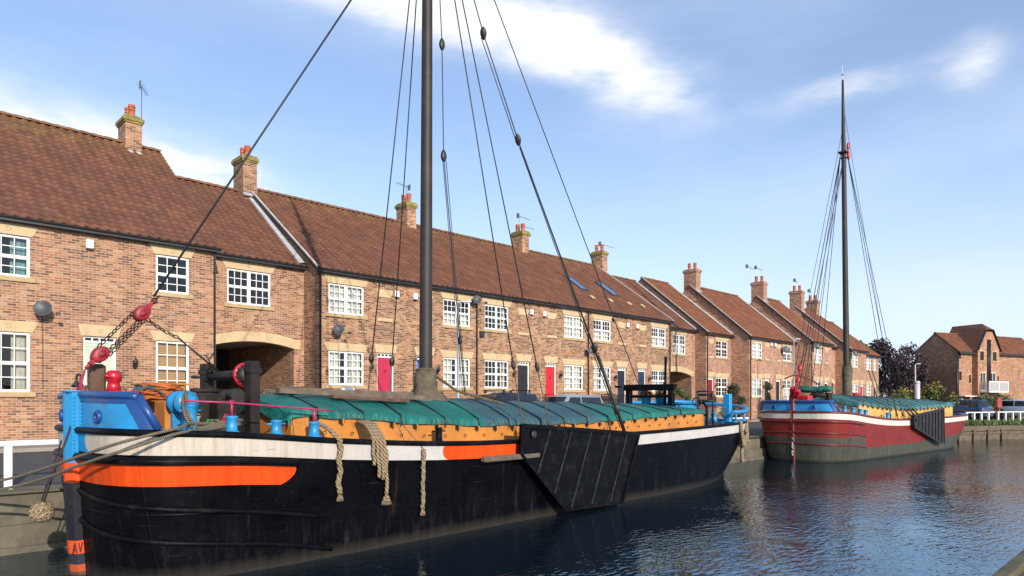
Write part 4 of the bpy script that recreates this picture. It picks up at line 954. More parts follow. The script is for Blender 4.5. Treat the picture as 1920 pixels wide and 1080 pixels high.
    for i in range(nw):
        x = x0+0.4+i*(x1-x0-0.6)/nw; z = tarp_edge(x)-0.20; q = MB(); q.box(x-0.045, x+0.045, -w-0.085, -w-0.002, z-0.03, z+0.05, 1); q.bbox(x-0.016, x+0.018, -w-0.112, -w-0.0855, z-0.05, z+0.055, 0.005, 0); q.build('hatch_wedge', [p['coam'], 'steel'], co)
    for i in range(nw):
        x = x0+0.65+i*(x1-x0-0.6)/nw; z = zs(x)+0.12; q = MB(); q.torus((x, -w-0.012, z), 0.035, 0.007, (0, 1, 0.2), 10, 4); q.build('ring_bolt', 'steel', co)
    tp = tarpaulin(P, x0-0.06, x1+0.06, p['tarp'], p['crown'], p['seed'])
    ns = int((x1-x0)/1.05); rnd = random.Random(p['seed'])
    for i in range(ns): strap(tp, x0+0.55+i*(x1-x0-1)/ns, rnd.uniform(-0.05, 0.16), p['crown'])
    # mast
    mx = p['mast']; b = MB(); zt = p['mast_h']; rk = p['rake']
    pts = [(mx-rk*t, 0, lerp(2.0, zt, t)) for t in [i/14 for i in range(15)]]
    b.tube(pts, [lerp(0.165, 0.115, i/11) if i < 11 else lerp(0.115, 0.05, (i-11)/3) for i in range(15)], 16)
    ms = b.build('mast', 'mastwood', P)
    def mp(z): t = (z-2)/(zt-2); return Vector((mx-rk*t, 0, z))
    hz = p['hounds']; h = MB(); h.bbox(mp(hz).x-0.22, mp(hz).x+0.22, -0.22, 0.22, hz-0.05, hz+0.03, 0.01); h.torus(mp(hz-0.3), 0.14, 0.03, (0, 0, 1), 14, 6); h.build('hounds', 'steel', ms)
    r_ = MB(); r_.lathe([(0.04, 0), (0.08, 0.1), (0.08, 0.35), (0.04, 0.45)], (mp(hz).x+0.02, -0.24, hz-0.45), 10); r_.lathe([(0.03, 0), (0.07, 0.08), (0.07, 0.3), (0.03, 0.4)], (mp(hz).x+0.02, -0.22, hz+0.06), 10); r_.build('masthead_block', 'redp', ms)
    t_ = MB(); t_.tube([mp(zt), mp(zt+0.35)], 0.02, 6); t_.lathe([(0.01, 0), (0.05, 0.03), (0.05, 0.07), (0.01, 0.1)], tuple(mp(zt+0.22)), 8, 1); t_.tube([mp(zt+.35), mp(zt+0.75)], 0.008, 5); t_.build('truck', ['offwhite', 'iron'], ms)
    bt = MB(); rnd = random.Random(3); rings = []
    for z, r0, wv in p['boot']:
        rings.append([((mx)+(r0+wv*(math.sin(5*a+z*9)+.6*math.sin(9*a-z*23)))*math.cos(a), (r0+wv*(math.sin(4*a-z*7)+.6*math.sin(7*a+z*21)))*math.sin(a), z) for a in [2*PI*j/24 for j in range(24)]])
    bt.loft(rings, 0, True, False, True); bt.torus((mx, 0, p['boot'][-2][0]), p['boot'][-2][1]+0.01, 0.018, (0, 0, 1), 18, 6); bt.build('mast_boot', 'canvas', ms)
    # leeboard hung on the side
    lb = p['leeboard']; b = MB(); y0 = -K.half(10)-0.20
    b.prism(lb, 'y', y0, y0+0.075)
    top_l, top_r, bot_r, bot_l, low_l = [Vector((q[0], 0, q[1])) for q in lb]
    def rib(a, c, w_=0.05, d_=0.035, m_=0):
        a, c = Vector(a), Vector(c); u = (c-a).normalized(); v = Vector((-u.z, 0, u.x))*w_/2
        pl = [a+v, c+v, c-v, a-v]; b.prism([(q.x, q.z) for q in pl], 'y', y0-d_, y0-0.002, m_)
    dirv = Vector(p['ribdir']) if 'ribdir' in p else (bot_r-top_r).normalized()
    for i in range(1, p['ribs']):
        a = top_l.lerp(top_r, i/p['ribs']+0.04)-Vector((0, 0, 0.06)); best = None
        for q0, q1 in ((top_l, low_l), (low_l, bot_l), (bot_l, bot_r)):
            ex, ez = q1.x-q0.x, q1.z-q0.z; det = dirv.x*-ez+ex*dirv.z
            if abs(det) < 1e-6: continue
            t_ = ((q0.x-a.x)*-ez+ex*(q0.z-a.z))/det; u_ = (dirv.x*(q0.z-a.z)-dirv.z*(q0.x-a.x))/det
            if t_ > 0.05 and -0.001 <= u_ <= 1.001 and (best is None or t_ < best): best = t_
        if best: rib(a, a+dirv*(best-0.05), p['ribw'], 0.03, 1)
    rib(top_l+Vector((.03, 0, -.04)), top_r+Vector((-.03, 0, -.04)), 0.10, 0.045); rib(low_l, bot_l, 0.07, 0.04); rib(bot_l, bot_r, 0.08, 0.036); rib(top_r, bot_r, 0.07, 0.04); rib(top_l, low_l, 0.07, 0.04)
    le = b.build('leeboard', [p['leemat'], p['ribmat']], P)
    lc = MB(); lc.lathe([(0.09, 0), (0.09, 0.05), (0.05, 0.07)], n=12, mtx=Matrix.Translation((top_l.x+0.35, y0-0.03, top_l.z-0.25)) @ Matrix.Rotation(R(90), 4, 'X')); lc.build('pivot_bolt', 'steel', le)
    # rudder under the stern
    b = MB(); L = p['L']; b.prism([(L-0.05, 2.05), (L+0.16, 2.05), (L+0.55, 0.4), (L+0.6, -0.4), (L-1.1, -0.4), (L-0.85, 0.2)], 'y', -0.05, 0.05); b.build('rudder', 'tar', P)
    return P, K, mp

# --- the near black barge
P = p1 = dict(name='sailing_barge', L=22.7, hull=lambda K: hull_paint1(K.s_at(2.58), K.s_at(6.05), K.s_at(9.0)), gunwale='tar', rub='tar', rub2='tar', blue_to=3.6,
    bul_z=lambda t: 2.90+0.04*(1-t), stem=stem_paint('blue_stem_paint', [(-1, (0.10, 0.045, 0.025)), (0.05, (0.40, 0.07, 0.02)), (0.16, (0.02, 0.022, 0.03)), (0.34, (0.62, 0.07, 0.01)), (0.56, (0.010, 0.010, 0.014)), (1.50, (0.72, 0.075, 0.01)), (1.83, BLUE)]),
    hatch=(2.95, 18.6), coam='orange', crown=2.98, tarp=tarp_mat('green_tarpaulin', (0.004, 0.128, 0.105), (0.026, 0.082, 0.098), 8.2, 12.8), seed=11, mast=7.35, mast_h=20.0, rake=-0.1, hounds=16.0,
    boot=[(2.84, 0.50, 0.06), (2.95, 0.42, 0.05), (3.06, 0.32, 0.045), (3.18, 0.275, 0.035), (3.30, 0.285, 0.02), (3.42, 0.255, 0.03), (3.52, 0.26, 0.016), (3.60, 0.225, 0.008), (3.64, 0.205, 0.004)],
    leeboard=[(8.25, 2.31), (13.20, 1.96), (12.35, 0.08), (9.85, 0.15), (8.22, 1.62)], ribs=6, ribw=0.032, leemat='tar', ribmat='ribgrey')
B1, K1, mp1 = barge('black hulled sailing barge with blue bow and green hatch covers, nearest to the camera', (2.83, 13.0), R(2.5), p1)
AL = R(2.5)
def W1(p): x, y, z = p; return Vector((2.83+x*math.cos(AL)-y*math.sin(AL), 13.0+x*math.sin(AL)+y*math.cos(AL), z))
# draught mark on the stem
mk = MB()
def stroke(b, y0, z0, y1, z1, w=0.018, x=-0.098, m=0):
    a, c = Vector((0, y0, z0)), Vector((0, y1, z1)); u = (c-a).normalized(); v = Vector((0, -u.z, u.y))*w/2; q = [a+v, c+v, c-v, a-v]; b.prism([(k.y, k.z) for k in q], 'x', x, x+0.03, m)
mk2 = MB()
for i, (a, c) in enumerate((((0.02, 0.36), (0.045, 0.53)), ((0.045, 0.53), (0.07, 0.36)), ((0.03, 0.42), (0.06, 0.42)), ((0.085, 0.53), (0.105, 0.37)), ((0.105, 0.37), (0.125, 0.53)))):
    y0, z0 = a; y1, z1 = c
    def pt(y): return Vector((-0.155+(y-0.02)*1.3, -0.183, 0))     # on the starboard face of the stem
    A_, C_ = pt(y0)+Vector((0, 0, z0)), pt(y1)+Vector((0, 0, z1)); mk2.tube([A_, C_], 0.009, 5)
mk2.build('draught_mark', 'iron', B1)
# rigging
hz = 16.0
line(B1, 'forestay', [(1.14, 0, 4.68), mp1(15.2)+Vector((-0.15, 0, 0))], 0.020)
a, c = Vector((0.93, 0, 4.35)), Vector((0.30, 0, 3.62)); d = (a-c).normalized()
for q, dd in ((a, d), (c, -d)):
    tk = MB()
    zz = Vector(dd).normalized(); xx = Vector((0, 1, 0)).cross(zz).normalized(); yy = zz.cross(xx); mt = Matrix.Translation(q) @ Matrix((xx, yy, zz)).transposed().to_4x4()
    for y in (0.0,):
        rings = [[(r_*math.cos(2*PI*j/18), y+o, r_*math.sin(2*PI*j/18)*(1.55 if math.sin(2*PI*j/18) > 0 else 1.2)+sh) for j in range(18)] for r_, o, sh in ((0.02, -0.115, 0), (0.035, -0.11, 0), (0.04, -0.092, 0), (0.085, -0.09, 0), (0.105, -0.083, 0), (0.115, -0.06, 0), (0.115, -0.02, 0), (0.095, 0.0, 0), (0.115, 0.02, 0), (0.115, 0.07, 0), (0.10, 0.09, 0), (0.05, 0.10, 0))]
        tk.loft(rings, 0, True, True, True, mt)
    tk.box(-0.03, 0.03, -0.075, 0.075, 0.10, 0.24, mtx=mt); tk.tube([mt @ Vector((0, 0, 0.2)), mt @ Vector((0, 0, 0.34))], 0.028, 8)
    tk.lathe([(0.02, -0.09), (0.035, -0.09), (0.035, 0.09), (0.02, 0.09)], n=10, mtx=mt @ Matrix.Rotation(R(90), 4, 'X')); tko = tk.build('tackle_block', 'blockred', B1)
ch = MB(); o = Vector((-d.z, 0, d.x))*0.10
chain(ch, a+o-d*0.05, c+o+d*0.05); chain(ch, a-o-d*0.05+Vector((0, -.05, 0)), c-o+d*0.05+Vector((0, -.05, 0))); chain(ch, a-o*0.6-d*0.1+Vector((0, .05, 0)), c-o*0.6+d*0.1+Vector((0, .05, 0)))
chain(ch, a-o, Vector((1.55, 0, 3.98)), 0.03); ch.build('chain', 'chain', tko)
line(B1, 'chain_fall', [(1.55, 0, 3.98), (2.30, 0.05, 3.40)], 0.018, 'chain'); s = MB(); s.torus(a+d*0.33, 0.045, 0.015, (0, 1, 0), 12, 6); s.torus(a+d*0.42, 0.045, 0.014, (1, 0, -1), 12, 6); s.build('shackle', 'steel', tko)
ra = MB(); tip = c-d*0.35
for y in (-0.10, -0.03, 0.04, 0.10): ra.tube([tip, (-0.02, y, 3.0)], 0.012, 6)
ra.build('stem_lanyard', 'crim', B1)
T = mp1(hz)
shroud(B1, (6.94, 1.95, 2.20), T+Vector((0, 0.16, 0)), 1.75); shroud(B1, (7.68, 1.95, 2.15), T+Vector((0.05, 0.16, 0)), 1.75)
shroud(B1, (8.80, -1.95, 1.98), T+Vector((0, -0.16, 0)), 1.75); shroud(B1, (9.75, -1.98, 1.98), T+Vector((0.05, -0.16, 0)), 1.75)
q = line(B1, 'running_backstay', [(12.86, -2.08, 2.0), (9.6, -1.0, 9.57), (8.84, -0.5, 12.2), T+Vector((0.1, -0.1, 0.2))], [0.034, 0.018, 0.016, 0.014])
b = MB(); block(b, (9.6, -1.0, 9.57), (3.2, 1.08, -7.5)); b.build('pulley_block', 'steel', q)
b = MB(); block(b, (8.84, -0.5, 12.2), (0.8, .5, -2.6)); b.build('pulley_block', 'steel', q)
b = MB(); block(b, (12.6, -2.0, 2.6), (3.2, 1.08, -7.5), 0.3, 0.09); b.build('pulley_block', 'steel', q)
b = MB(); block(b, (11.9, -1.75, 4.3), (3.2, 1.08, -7.5), 0.3, 0.09); b.build('pulley_block', 'steel', q)
line(q, 'fall_rope', [(12.7, -2.05, 2.1), (9.66, -1.0, 9.4)], 0.014, 'wire'); line(q, 'fall_rope', [(9.55, -0.95, 9.6), (8.80, -0.46, 12.1)], 0.012, 'wire')
b = MB(); b.tube([(12.86, -2.08, 2.0), (12.55, -1.98, 2.75), (12.0, -1.78, 4.1)], 0.05, 8); b.build('lanyard', 'steel', q)
q = line(B1, 'topping_lift', [(16.83, 0.0, 3.5), T+Vector((0.12, 0, 0.8))], 0.014)
b = MB(); block(b, (15.35, 0, 5.53), (9.5, 0, -13.3), 0.16, 0.06); b.build('pulley_block', 'steel', q)
q = line(B1, 'halyard', [(8.66, 0.0, 3.0), (7.72, -0.25, 8.85), (7.78, -0.12, 11.65), T+Vector((0.12, -0.05, 0.5))], [0.016, 0.014, 0.014, 0.012])
b = MB(); block(b, (7.72, -0.25, 8.85), (0, 0, 1)); b.build('pulley_block', 'steel', q)
b = MB(); block(b, (7.78, -0.12, 11.65), (0, 0, 1)); b.build('pulley_block', 'steel', q)
b = MB(); block(b, (8.45, -0.05, 4.4), (.1, 0, 1), 0.24, 0.07); b.build('pulley_block', 'steel', q)
for dx in (-0.05, 0.06): line(q, 'fall_rope', [(8.66+dx, 0.02, 3.0), (7.74+dx, -0.25, 8.75)], 0.010)
b = MB(); b.tube([(7.5, -0.1, 3.5), (7.9, -0.5, 3.1), (8.9, -1.2, 2.75)], 0.035, 8); b.build('boot_lashing', 'canvas', B1)
# windlass
wlo = bpy.data.objects.new('windlass', None); COL.objects.link(wlo); wlo.parent = B1
for (x, y, zt) in ((2.50, -0.92, 3.56), (2.46, 0.92, 3.58)): wl = MB(); wl.bbox(x-0.09, x+0.09, y-0.13, y+0.13, 2.05, zt, 0.015); wl.box(x-0.11, x+0.11, y-0.15, y+0.15, zt-0.22, zt-0.12); wl.build('post', 'winch', wlo)
b = MB(); b.tube([(2.47, 0.85, 3.33), (2.49, -0.2, 3.31), (2.49, -0.82, 3.31)], [0.085, 0.10, 0.10], 14); b.build('barrel', 'winch', wlo)
b = MB(); b.tube([(2.30, 0.85, 2.93), (2.30, -0.55, 2.93)], 0.105, 14); b.tube([(2.30, -0.55, 2.93), (2.30, -0.8, 2.93)], 0.13, 12); b.build('barrel', 'steel', wlo)
b = MB(); b.torus((2.49, -0.66, 3.31), 0.185, 0.045, (0, 1, 0), 26, 8); b.build('brake_ring', 'redp', wlo)
b = MB(); b.lathe([(0.05, 0), (0.17, 0.02), (0.17, 0.10), (0.05, 0.12)], n=18, mtx=Matrix.Translation((2.49, -0.70, 3.31)) @ Matrix.Rotation(R(90), 4, 'X'))
for i in range(14): b.box(-0.02, 0.02, -0.02, 0.10, 0.165, 0.20, mtx=Matrix.Translation((2.49, -0.72, 3.31)) @ Matrix.Rotation(2*PI*i/14, 4, 'Y'))
b.build('gear', 'steel', wlo)
b = MB(); b.bbox(1.75, 2.35, -0.35, 0.75, 2.1, 2.95, 0.03); b.bbox(1.95, 2.32, -0.75, -0.36, 2.1, 2.85, 0.03); b.tube([(1.7, -.2, 3.02), (2.4, -.2, 3.02)], 0.04, 8); b.build('gear_case', 'winch', wlo)
b = MB(); b.tube([(2.36, 1.06, 3.31), (2.30, 1.25, 3.32)], 0.03, 6); b.tube([(2.3, 0.3, 3.35), (2.24, 0.3, 3.62), (2.36, 0.3, 3.80)], 0.016, 6); b.tube([(2.29, 0.3, 3.52), (2.17, 0.3, 3.72)], 0.012, 6); b.build('pawl', 'steel', wlo)
# fore deck fittings
for x, y, z, h, pin in ((1.70, -1.83, 2.30, 0.27, False), (2.47, -1.86, 2.24, 0.25, True), (3.19, -1.88, 2.18, 0.27, False), (1.70, 1.83, 2.30, 0.27, False), (2.47, 1.86, 2.24, 0.25, True), (3.19, 1.88, 2.18, 0.27, False)): bollard(B1, x, y, z, 0.09, h, pin=pin)
bollard(B1, 6.22, -1.80, 1.96, 0.075, 0.30, 'tar', True); bollard(B1, 1.12, -1.62, 2.33, 0.10, 0.44, pin=True)
b = MB(); b.lathe([(0.06, -0.20), (0.20, -0.18), (0.19, -0.1), (0.15, -0.08), (0.15, 0.08), (0.19, 0.1), (0.20, 0.18), (0.06, 0.2)], n=18, mtx=Matrix.Translation((1.18, -1.15, 2.80)) @ Matrix.Rotation(R(90), 4, 'X')); b.bbox(1.08, 1.28, -1.0, -0.9, 2.2, 2.9, 0.01); b.bbox(1.08, 1.28, -1.42, -1.36, 2.2, 2.9, 0.01); b.build('mooring_winch', 'sky_blue', B1)
b = MB(); b.tube([(0.95, -1.80, 2.83), (1.7, -1.83, 2.80), (3.19, -1.88, 2.68), (3.55, -1.9, 2.66)], 0.016, 8); b.tube([(1.7, -1.83, 2.58), (1.7, -1.83, 2.82)], 0.022, 8); b.tube([(3.19, -1.88, 2.46), (3.19, -1.88, 2.69)], 0.03, 8); b.torus((1.7, -1.83, 2.81), 0.03, 0.012, (0, 1, 0), 10, 5); b.build('hand_line', 'crim', B1)
b = MB(); b.bbox(0.33, 0.80, -0.35, 0.35, 2.3, 3.00, 0.04); b.lathe([(0.12, 0), (0.10, 0.1), (0.09, 0.16), (0.12, 0.18), (0.13, 0.28), (0.10, 0.34), (0.05, 0.36)], (0.50, 0.0, 2.99), 14); b.tube([(0.45, -0.1, 3.22), (0.33, -0.1, 3.26)], 0.02, 6); b.build('anchor_winch', 'redp', B1)
b = MB(); b.bbox(0.20, 0.44, 0.16, 0.40, 2.2, 3.46, 0.04); b.bbox(0.18, 0.30, 0.42, 0.52, 2.2, 3.1, 0.02, 1); b.build('bitt_post', ['brownwood', 'orange'], B1)
b = MB(); b.bbox(1.10, 1.78, 0.20, 0.95, 2.2, 3.12, 0.03); b.bbox(1.07, 1.81, 0.17, 0.98, 3.122, 3.16, 0.01); b.build('deck_locker', 'orange', B1)
b = MB(); b.bbox(1.02, 1.35, -0.85, -0.35, 2.25, 2.84, 0.03); b.build('deck_locker', 'orange', B1)
b = MB(); b.box(-0.03, 0.03, -0.035, 0.035, -0.35, 0.35, mtx=Matrix.Translation((0.22, 0.95, 2.78)) @ Matrix.Rotation(R(18), 4, 'X')); b.tube([(0.22, 0.72, 3.10), (0.22, 1.1, 3.16)], 0.03, 8); b.torus((0.20, 0.84, 3.22), 0.08, 0.02, (1, .2, 0), 14, 6); b.torus((0.20, 1.0, 3.10), 0.06, 0.018, (0, .2, 1), 14, 6); b.tube(smooth_path([(0.12, 1.30, 2.55), (0.14, 1.1, 2.42), (0.16, 0.9, 2.45), (0.10, 0.55, 2.55), (0.08, 0.4, 2.62)]), 0.045, 8); chain(b, (0.10, 1.2, 3.0), (0.10, 1.38, 2.5), 0.0, 0.10, 0.016)
b.build('anchor', 'steel', B1)
# stern: raised rail, winch frame, wheel, gallows
S_all = K1.arc(K1.outline(0))[-1]
sr = MB(); pts = []
for sg, rng in ((-1, range(0, 25)), (1, range(24, -1, -1))):
    for i in rng:
        S_ = lerp(K1.s_at(19.6), S_all-0.02, i/24); q = K1.side(S_, 0, 0.0, sg); q.z = 2.64+0.16*(q.y/2.0) + (0.10 if q.x > 21.3 else 0); pts.append(q)
sr.tube(pts, 0.065, 8, flat=1.6); sro = sr.build('stern_rail', 'sky_blue', B1)
for i in range(2, len(pts)-1, 6):
    b = MB(); q = pts[i]; b.tube([(q.x, q.y*0.98, zs(q.x)), (q.x, q.y, q.z)], 0.035, 8); b.lathe([(0.09, 0), (0.06, 0.05), (0.035, 0.1)], (q.x, q.y*0.98, zs(q.x)), 10); b.build('stanchion', 'sky_blue', sro)
b = MB(); b.bbox(20.15, 20.35, -1.78, -1.52, 2.0, 3.12, 0.02); b.bbox(20.10, 20.40, -1.82, -1.48, 2.0, 2.12, 0.02); b.build('stern_post', 'sky_blue', B1)
bollard(B1, 20.9, -1.30, 2.05, 0.10, 0.34, pin=True); bollard(B1, 21.3, -0.6, 2.05, 0.10, 0.34, pin=True)
b = MB(); b.bbox(19.2, 20.8, -0.2, 1.2, 2.0, 2.75, 0.04); b.bbox(19.1, 20.9, -0.3, 1.3, 2.752, 2.80, 0.02); b.build('cabin_hatch', 'sky_blue', B1)
gl = MB(); gl.bbox(17.92, 18.10, 1.02, 1.22, 1.9, 3.42, 0.02); gl.bbox(17.92, 18.10, -0.72, -0.52, 1.9, 3.42, 0.02); gl.bbox(17.90, 18.12, -0.80, 1.30, 3.24, 3.46, 0.02); gl.bbox(17.94, 18.08, -0.55, 1.05, 2.98, 3.08, 0.01); gl.tube([(17.8, 1.35, 3.38), (17.8, 1.6, 3.40)], 0.04, 6); gl.build('gallows', 'tar', B1)
line(B1, 'stove_pole', [(18.3, -0.2, 2.0), (18.35, -0.2, 4.45)], 0.045, 'tar', 8)
wf = MB()
for y in (-1.15, -1.72):
    wf.tube([(18.95, y, 2.0), (18.95, y, 2.95), (18.90, y, 3.2)], 0.035, 6)
wf.tube([(18.90, -1.15, 3.2), (18.90, -1.72, 3.2)], 0.03, 8); wf.tube([(18.95, -1.12, 3.08), (18.95, -1.75, 3.08)], 0.045, 8); wf.tube([(18.97, -1.12, 2.86), (18.97, -1.75, 2.86)], 0.055, 10)
wfo = wf.build('hand_winch', 'iron', B1)
b = MB(); b.torus((18.60, -1.30, 2.83), 0.15, 0.022, (1, 0.35, 0), 20, 6); 
for i in range(5):
    t = 2*PI*i/5; u = Vector((1, 0.35, 0)).normalized().cross(Vector((0, 0, 1))); b.tube([(18.60, -1.30, 2.83), Vector((18.60, -1.30, 2.83))+u*math.cos(t)*0.15+Vector((0, 0, 1))*math.sin(t)*0.15], 0.014, 5)
b.build('handwheel', 'iron', wfo)
b = MB(); b.tube(smooth_path([(18.62, -1.34, 2.80), (18.70, -1.52, 2.76), (18.66, -1.63, 2.55), (18.64, -1.64, 2.0)]), 0.04, 8); b.build('wheel_stand', 'tar', wfo)
b = MB(); b.bbox(7.05, 8.9, -2.36, -2.22, 1.50, 1.62, 0.02); b.build('timber_wale', 'oldwood', B1)

# --- the red barge astern of it
def W2(p):
    a = R(-3.63); x, y, z = p; return Vector((32.5+x*math.cos(a)-y*math.sin(a), 13.8+x*math.sin(a)+y*math.cos(a), z))
EDGE_UP = 0.70
p2 = dict(name='sailing_barge', L=20.8, hull=lambda K: hull_paint2(K.s_at(2.75)), rails=((-0.98, -1.02), (-1.5, -1.58)), gunwale='maroon', rub='maroon', rub2='maroon', blue_to=2.2,
    bul_z=lambda t: 2.86, stem=stem_paint('red_stem_paint', [(-1, (0.11, 0.011, 0.013)), (1.9, (0.18, 0.026, 0.018))]), stem_w=0.10, stem_x=0.13,
    hatch=(3.6, 17.6), coam='yellow', crown=3.24, tarp=tarp_mat('grey_green_tarpaulin', (0.035, 0.125, 0.125), (0.05, 0.165, 0.165), 10.5, 30), seed=5, mast=5.95, mast_h=19.9, rake=0.55, hounds=16.1,
    boot=[(2.95, 0.30, 0.02), (3.2, 0.26, 0.02), (3.9, 0.235, 0.012), (4.0, 0.25, 0.012), (4.4, 0.27, 0.014), (4.75, 0.235, 0.006), (4.80, 0.22, 0.003)],
    leeboard=[(8.6, 2.14), (13.3, 2.50), (13.4, 0.42), (12.6, 0.50), (8.7, 1.48)], ribs=9, ribw=0.05, leemat='slate', ribmat='tar', ribdir=(0, 0, -1))
B2, K2, mp2 = barge('dark red sailing barge with yellow coaming and grey-green hatch covers, moored farther along', (32.5, 13.8), R(-3.63), p2)
T = mp2(16.1)
for y in (-0.1, 0.1): line(B2, 'forestay', [(0.25, y*0.5, 3.0), T+Vector((-0.1, y, 0))], 0.018)
for x in (4.6, 5.6, 6.6): shroud(B2, (x, 1.95, 2.1), T+Vector((0, 0.16, 0)), 1.5, 0.015)
for x in (6.6, 7.5, 8.3): shroud(B2, (x, -1.95, 1.95), T+Vector((0, -0.16, 0)), 1.5, 0.015)
line(B2, 'halyard', [(1.2, 0.9, 2.6), mp2(17.5)], 0.012); line(B2, 'halyard', [(8.8, -1.3, 2.6), mp2(18.6)], 0.010); line(B2, 'halyard', [(3.4, 1.2, 2.5), mp2(15.8)], 0.012)
for y in (0.9,):
    b = MB(); b.tube([(0.05, 0, 3.1), (0.45, 0, 3.9), (0.6, 0, 4.4)], 0.02, 6); b.build('stem_lanyard', 'redp', B2)
    for q_ in ((0.45, 0, 3.9), (0.62, 0, 4.5)): b = MB(); block(b, q_, (.3, 0, 1), 0.4, 0.10); b.build('tackle_block', 'redp', B2)
b = MB(); b.bbox(0.5, 1.0, -0.5, 0.5, 2.3, 3.15, 0.04); b.lathe([(0.16, 0), (0.14, 0.3), (0.18, 0.34), (0.1, 0.5)], (0.6, 0.3, 3.1), 10); b.lathe([(0.16, 0), (0.14, 0.3), (0.18, 0.34), (0.1, 0.5)], (0.5, 0.05, 3.0), 10); b.build('anchor_winch', 'redp', B2)
b = MB(); b.tube([(1.9, 0.3, 3.0), (2.0, -0.2, 3.2), (2.1, -0.6, 3.15)], 0.12, 8); b.bbox(2.6, 2.95, -0.55, -0.30, 2.2, 3.3, 0.02); b.build('windlass', 'winch', B2)
b = MB(); b.tube(smooth_path([(1.0, 0.95, 4.0), (1.3, 0.6, 4.15), (1.7, 0.1, 4.0), (2.1, -0.3, 3.6), (2.3, -0.45, 2.6)]), 0.035, 8); b.build('davit', 'maroon', B2)
b = MB(); rnd = random.Random(4); rings = []
for i in range(15):
    t = i/14; c = Vector((2.0+0.3*t, 0.75-1.55*t, 3.46+0.03*math.sin(t*9))); rr = 0.19+rnd.uniform(-.035, .035); rr *= 0.7 if i in (0, 14) else 1
    rings.append([tuple(c+Vector((math.cos(a)*rr*(1+rnd.uniform(-.14, .14)), 0, math.sin(a)*rr*0.85*(1+rnd.uniform(-.14, .14))))) for a in [2*PI*j/14 for j in range(14)]])
b.loft(rings, 0, True, True, True); b.build('covered_windlass_roll', simple('green_cover', (0.01, 0.12, 0.085), 0.6, 0.5, 5, bmp=0.03), B2)
for x, y in ((1.5, -1.75), (2.3, -1.82), (3.0, -1.86), (3.6, -1.88), (6.3, -1.9)): bollard(B2, x, y, zs(x)-0.02, 0.10, 0.34)
mk_ = [(1.05, 0), (0.83, 0), (0.72, 1), (0.60, 0), (0.42, 1), (0.28, 0)]
for z, k in mk_:
    b = MB()
    stroke(b, -0.03, z, 0.03, z+0.10, 0.022, -0.085); 
    if k: stroke(b, 0.03, z, -0.03, z+0.10, 0.022, -0.085)
    b.build('draught_mark', 'white', B2)
for x in (8.8, 9.3): line(B2, 'boat_hook', [(x-0.2, -0.6, 2.8), (x-0.6, -0.2, 4.6)], 0.03, 'oldwood')
b = MB(); b.bbox(7.6, 8.4, 0.2, 0.9, 3.0, 3.35, 0.05); b.build('folded_ensign', 'redp', B2)
for x in (9.6, 10.2, 10.8): line(B2, 'leeboard_tackle', [(x, -2.0, 1.95), (x-0.25, -1.5, 2.62)], 0.05, 'steel')
b = MB(); b.bbox(18.0, 19.6, -1.0, 1.0, 1.9, 2.75, 0.05); b.bbox(17.9, 19.7, -1.1, 1.1, 2.752, 2.82, 0.02); b.build('cabin_hatch', 'sky_blue', B2)
S2 = K2.arc(K2.outline(0))[-1]; pts = []
for sg, rng in ((-1, range(0, 17)), (1, range(16, -1, -1))):
    for i in rng:
        q = K2.side(lerp(K2.s_at(18.6), S2-0.02, i/16), 0, -0.05, sg); q.z = 2.55; pts.append(q)
b = MB(); b.tube(pts, 0.05, 8); b.build('stern_rail', 'deep_blue', B2)

EDGE_UP = 0.50
# ------------------------------------------------------------------ loose things on and around the barges
# timbers lying on the hatch cover
def on_tarp(x, y): return tarp_z(x, y)+0.05
def plank(x0, x1, y0, y1, w, t, label, m='oldwood', n=16):
    b = MB(); rings = []
    for i in range(n+1):
        u = i/n; x, y = lerp(x0, x1, u), lerp(y0, y1, u); z = max(on_tarp(x, y), 0)+0.02; k = 0.75 if i in (0, n) else 1.0
        rings.append([(x, y-w/2, z), (x, y+w/2, z), (x, y+w/2*k, z+t), (x, y-w/2*k, z+t)])
    b.loft(rings, 0, True, True); o = b.build('plank', m, None, (2.83, 13.0, 0), AL); tag(o, label, 'plank', 'timbers lying on the green hatch cover'); return o
plank(3.15, 6.75, -0.62, -0.66, 0.17, 0.09, 'long grey-brown timber lying along the green tarpaulin, nearest the water')
plank(4.2, 6.1, -0.86, -0.90, 0.14, 0.06, 'short dark timber lying below the long one on the tarpaulin', 'brownwood')
plank(3.6, 7.0, 0.15, 0.10, 0.16, 0.08, 'grey spar lying nearest the middle of the tarpaulin, behind the long timber')
b = MB(); rnd = random.Random(9)
for k in range(26):
    c = Vector((4.6+rnd.uniform(-0.5, 0.5), 0.55+rnd.uniform(-0.15, 0.15), 0)); z = on_tarp(c.x, c.y)+0.03+0.010*k*0.5
    rx, ry, n = rnd.uniform(0.25, 0.7), rnd.uniform(0.10, 0.25), 18; ph = rnd.uniform(0, 6)
    b.tube([(c.x+rx*math.cos(ph+2*PI*i/n), c.y+ry*math.sin(ph+2*PI*i/n), max(z, on_tarp(c.x+rx*math.cos(ph+2*PI*i/n), c.y+ry*math.sin(ph+2*PI*i/n)))+0.01*math.sin(i)) for i in range(n)], 0.02, 5)
tag(b.build('rope_net', 'rope_fine', None, (2.83, 13.0, 0), AL), 'tangled grey-brown rope net heaped on the green tarpaulin', 'rope net')
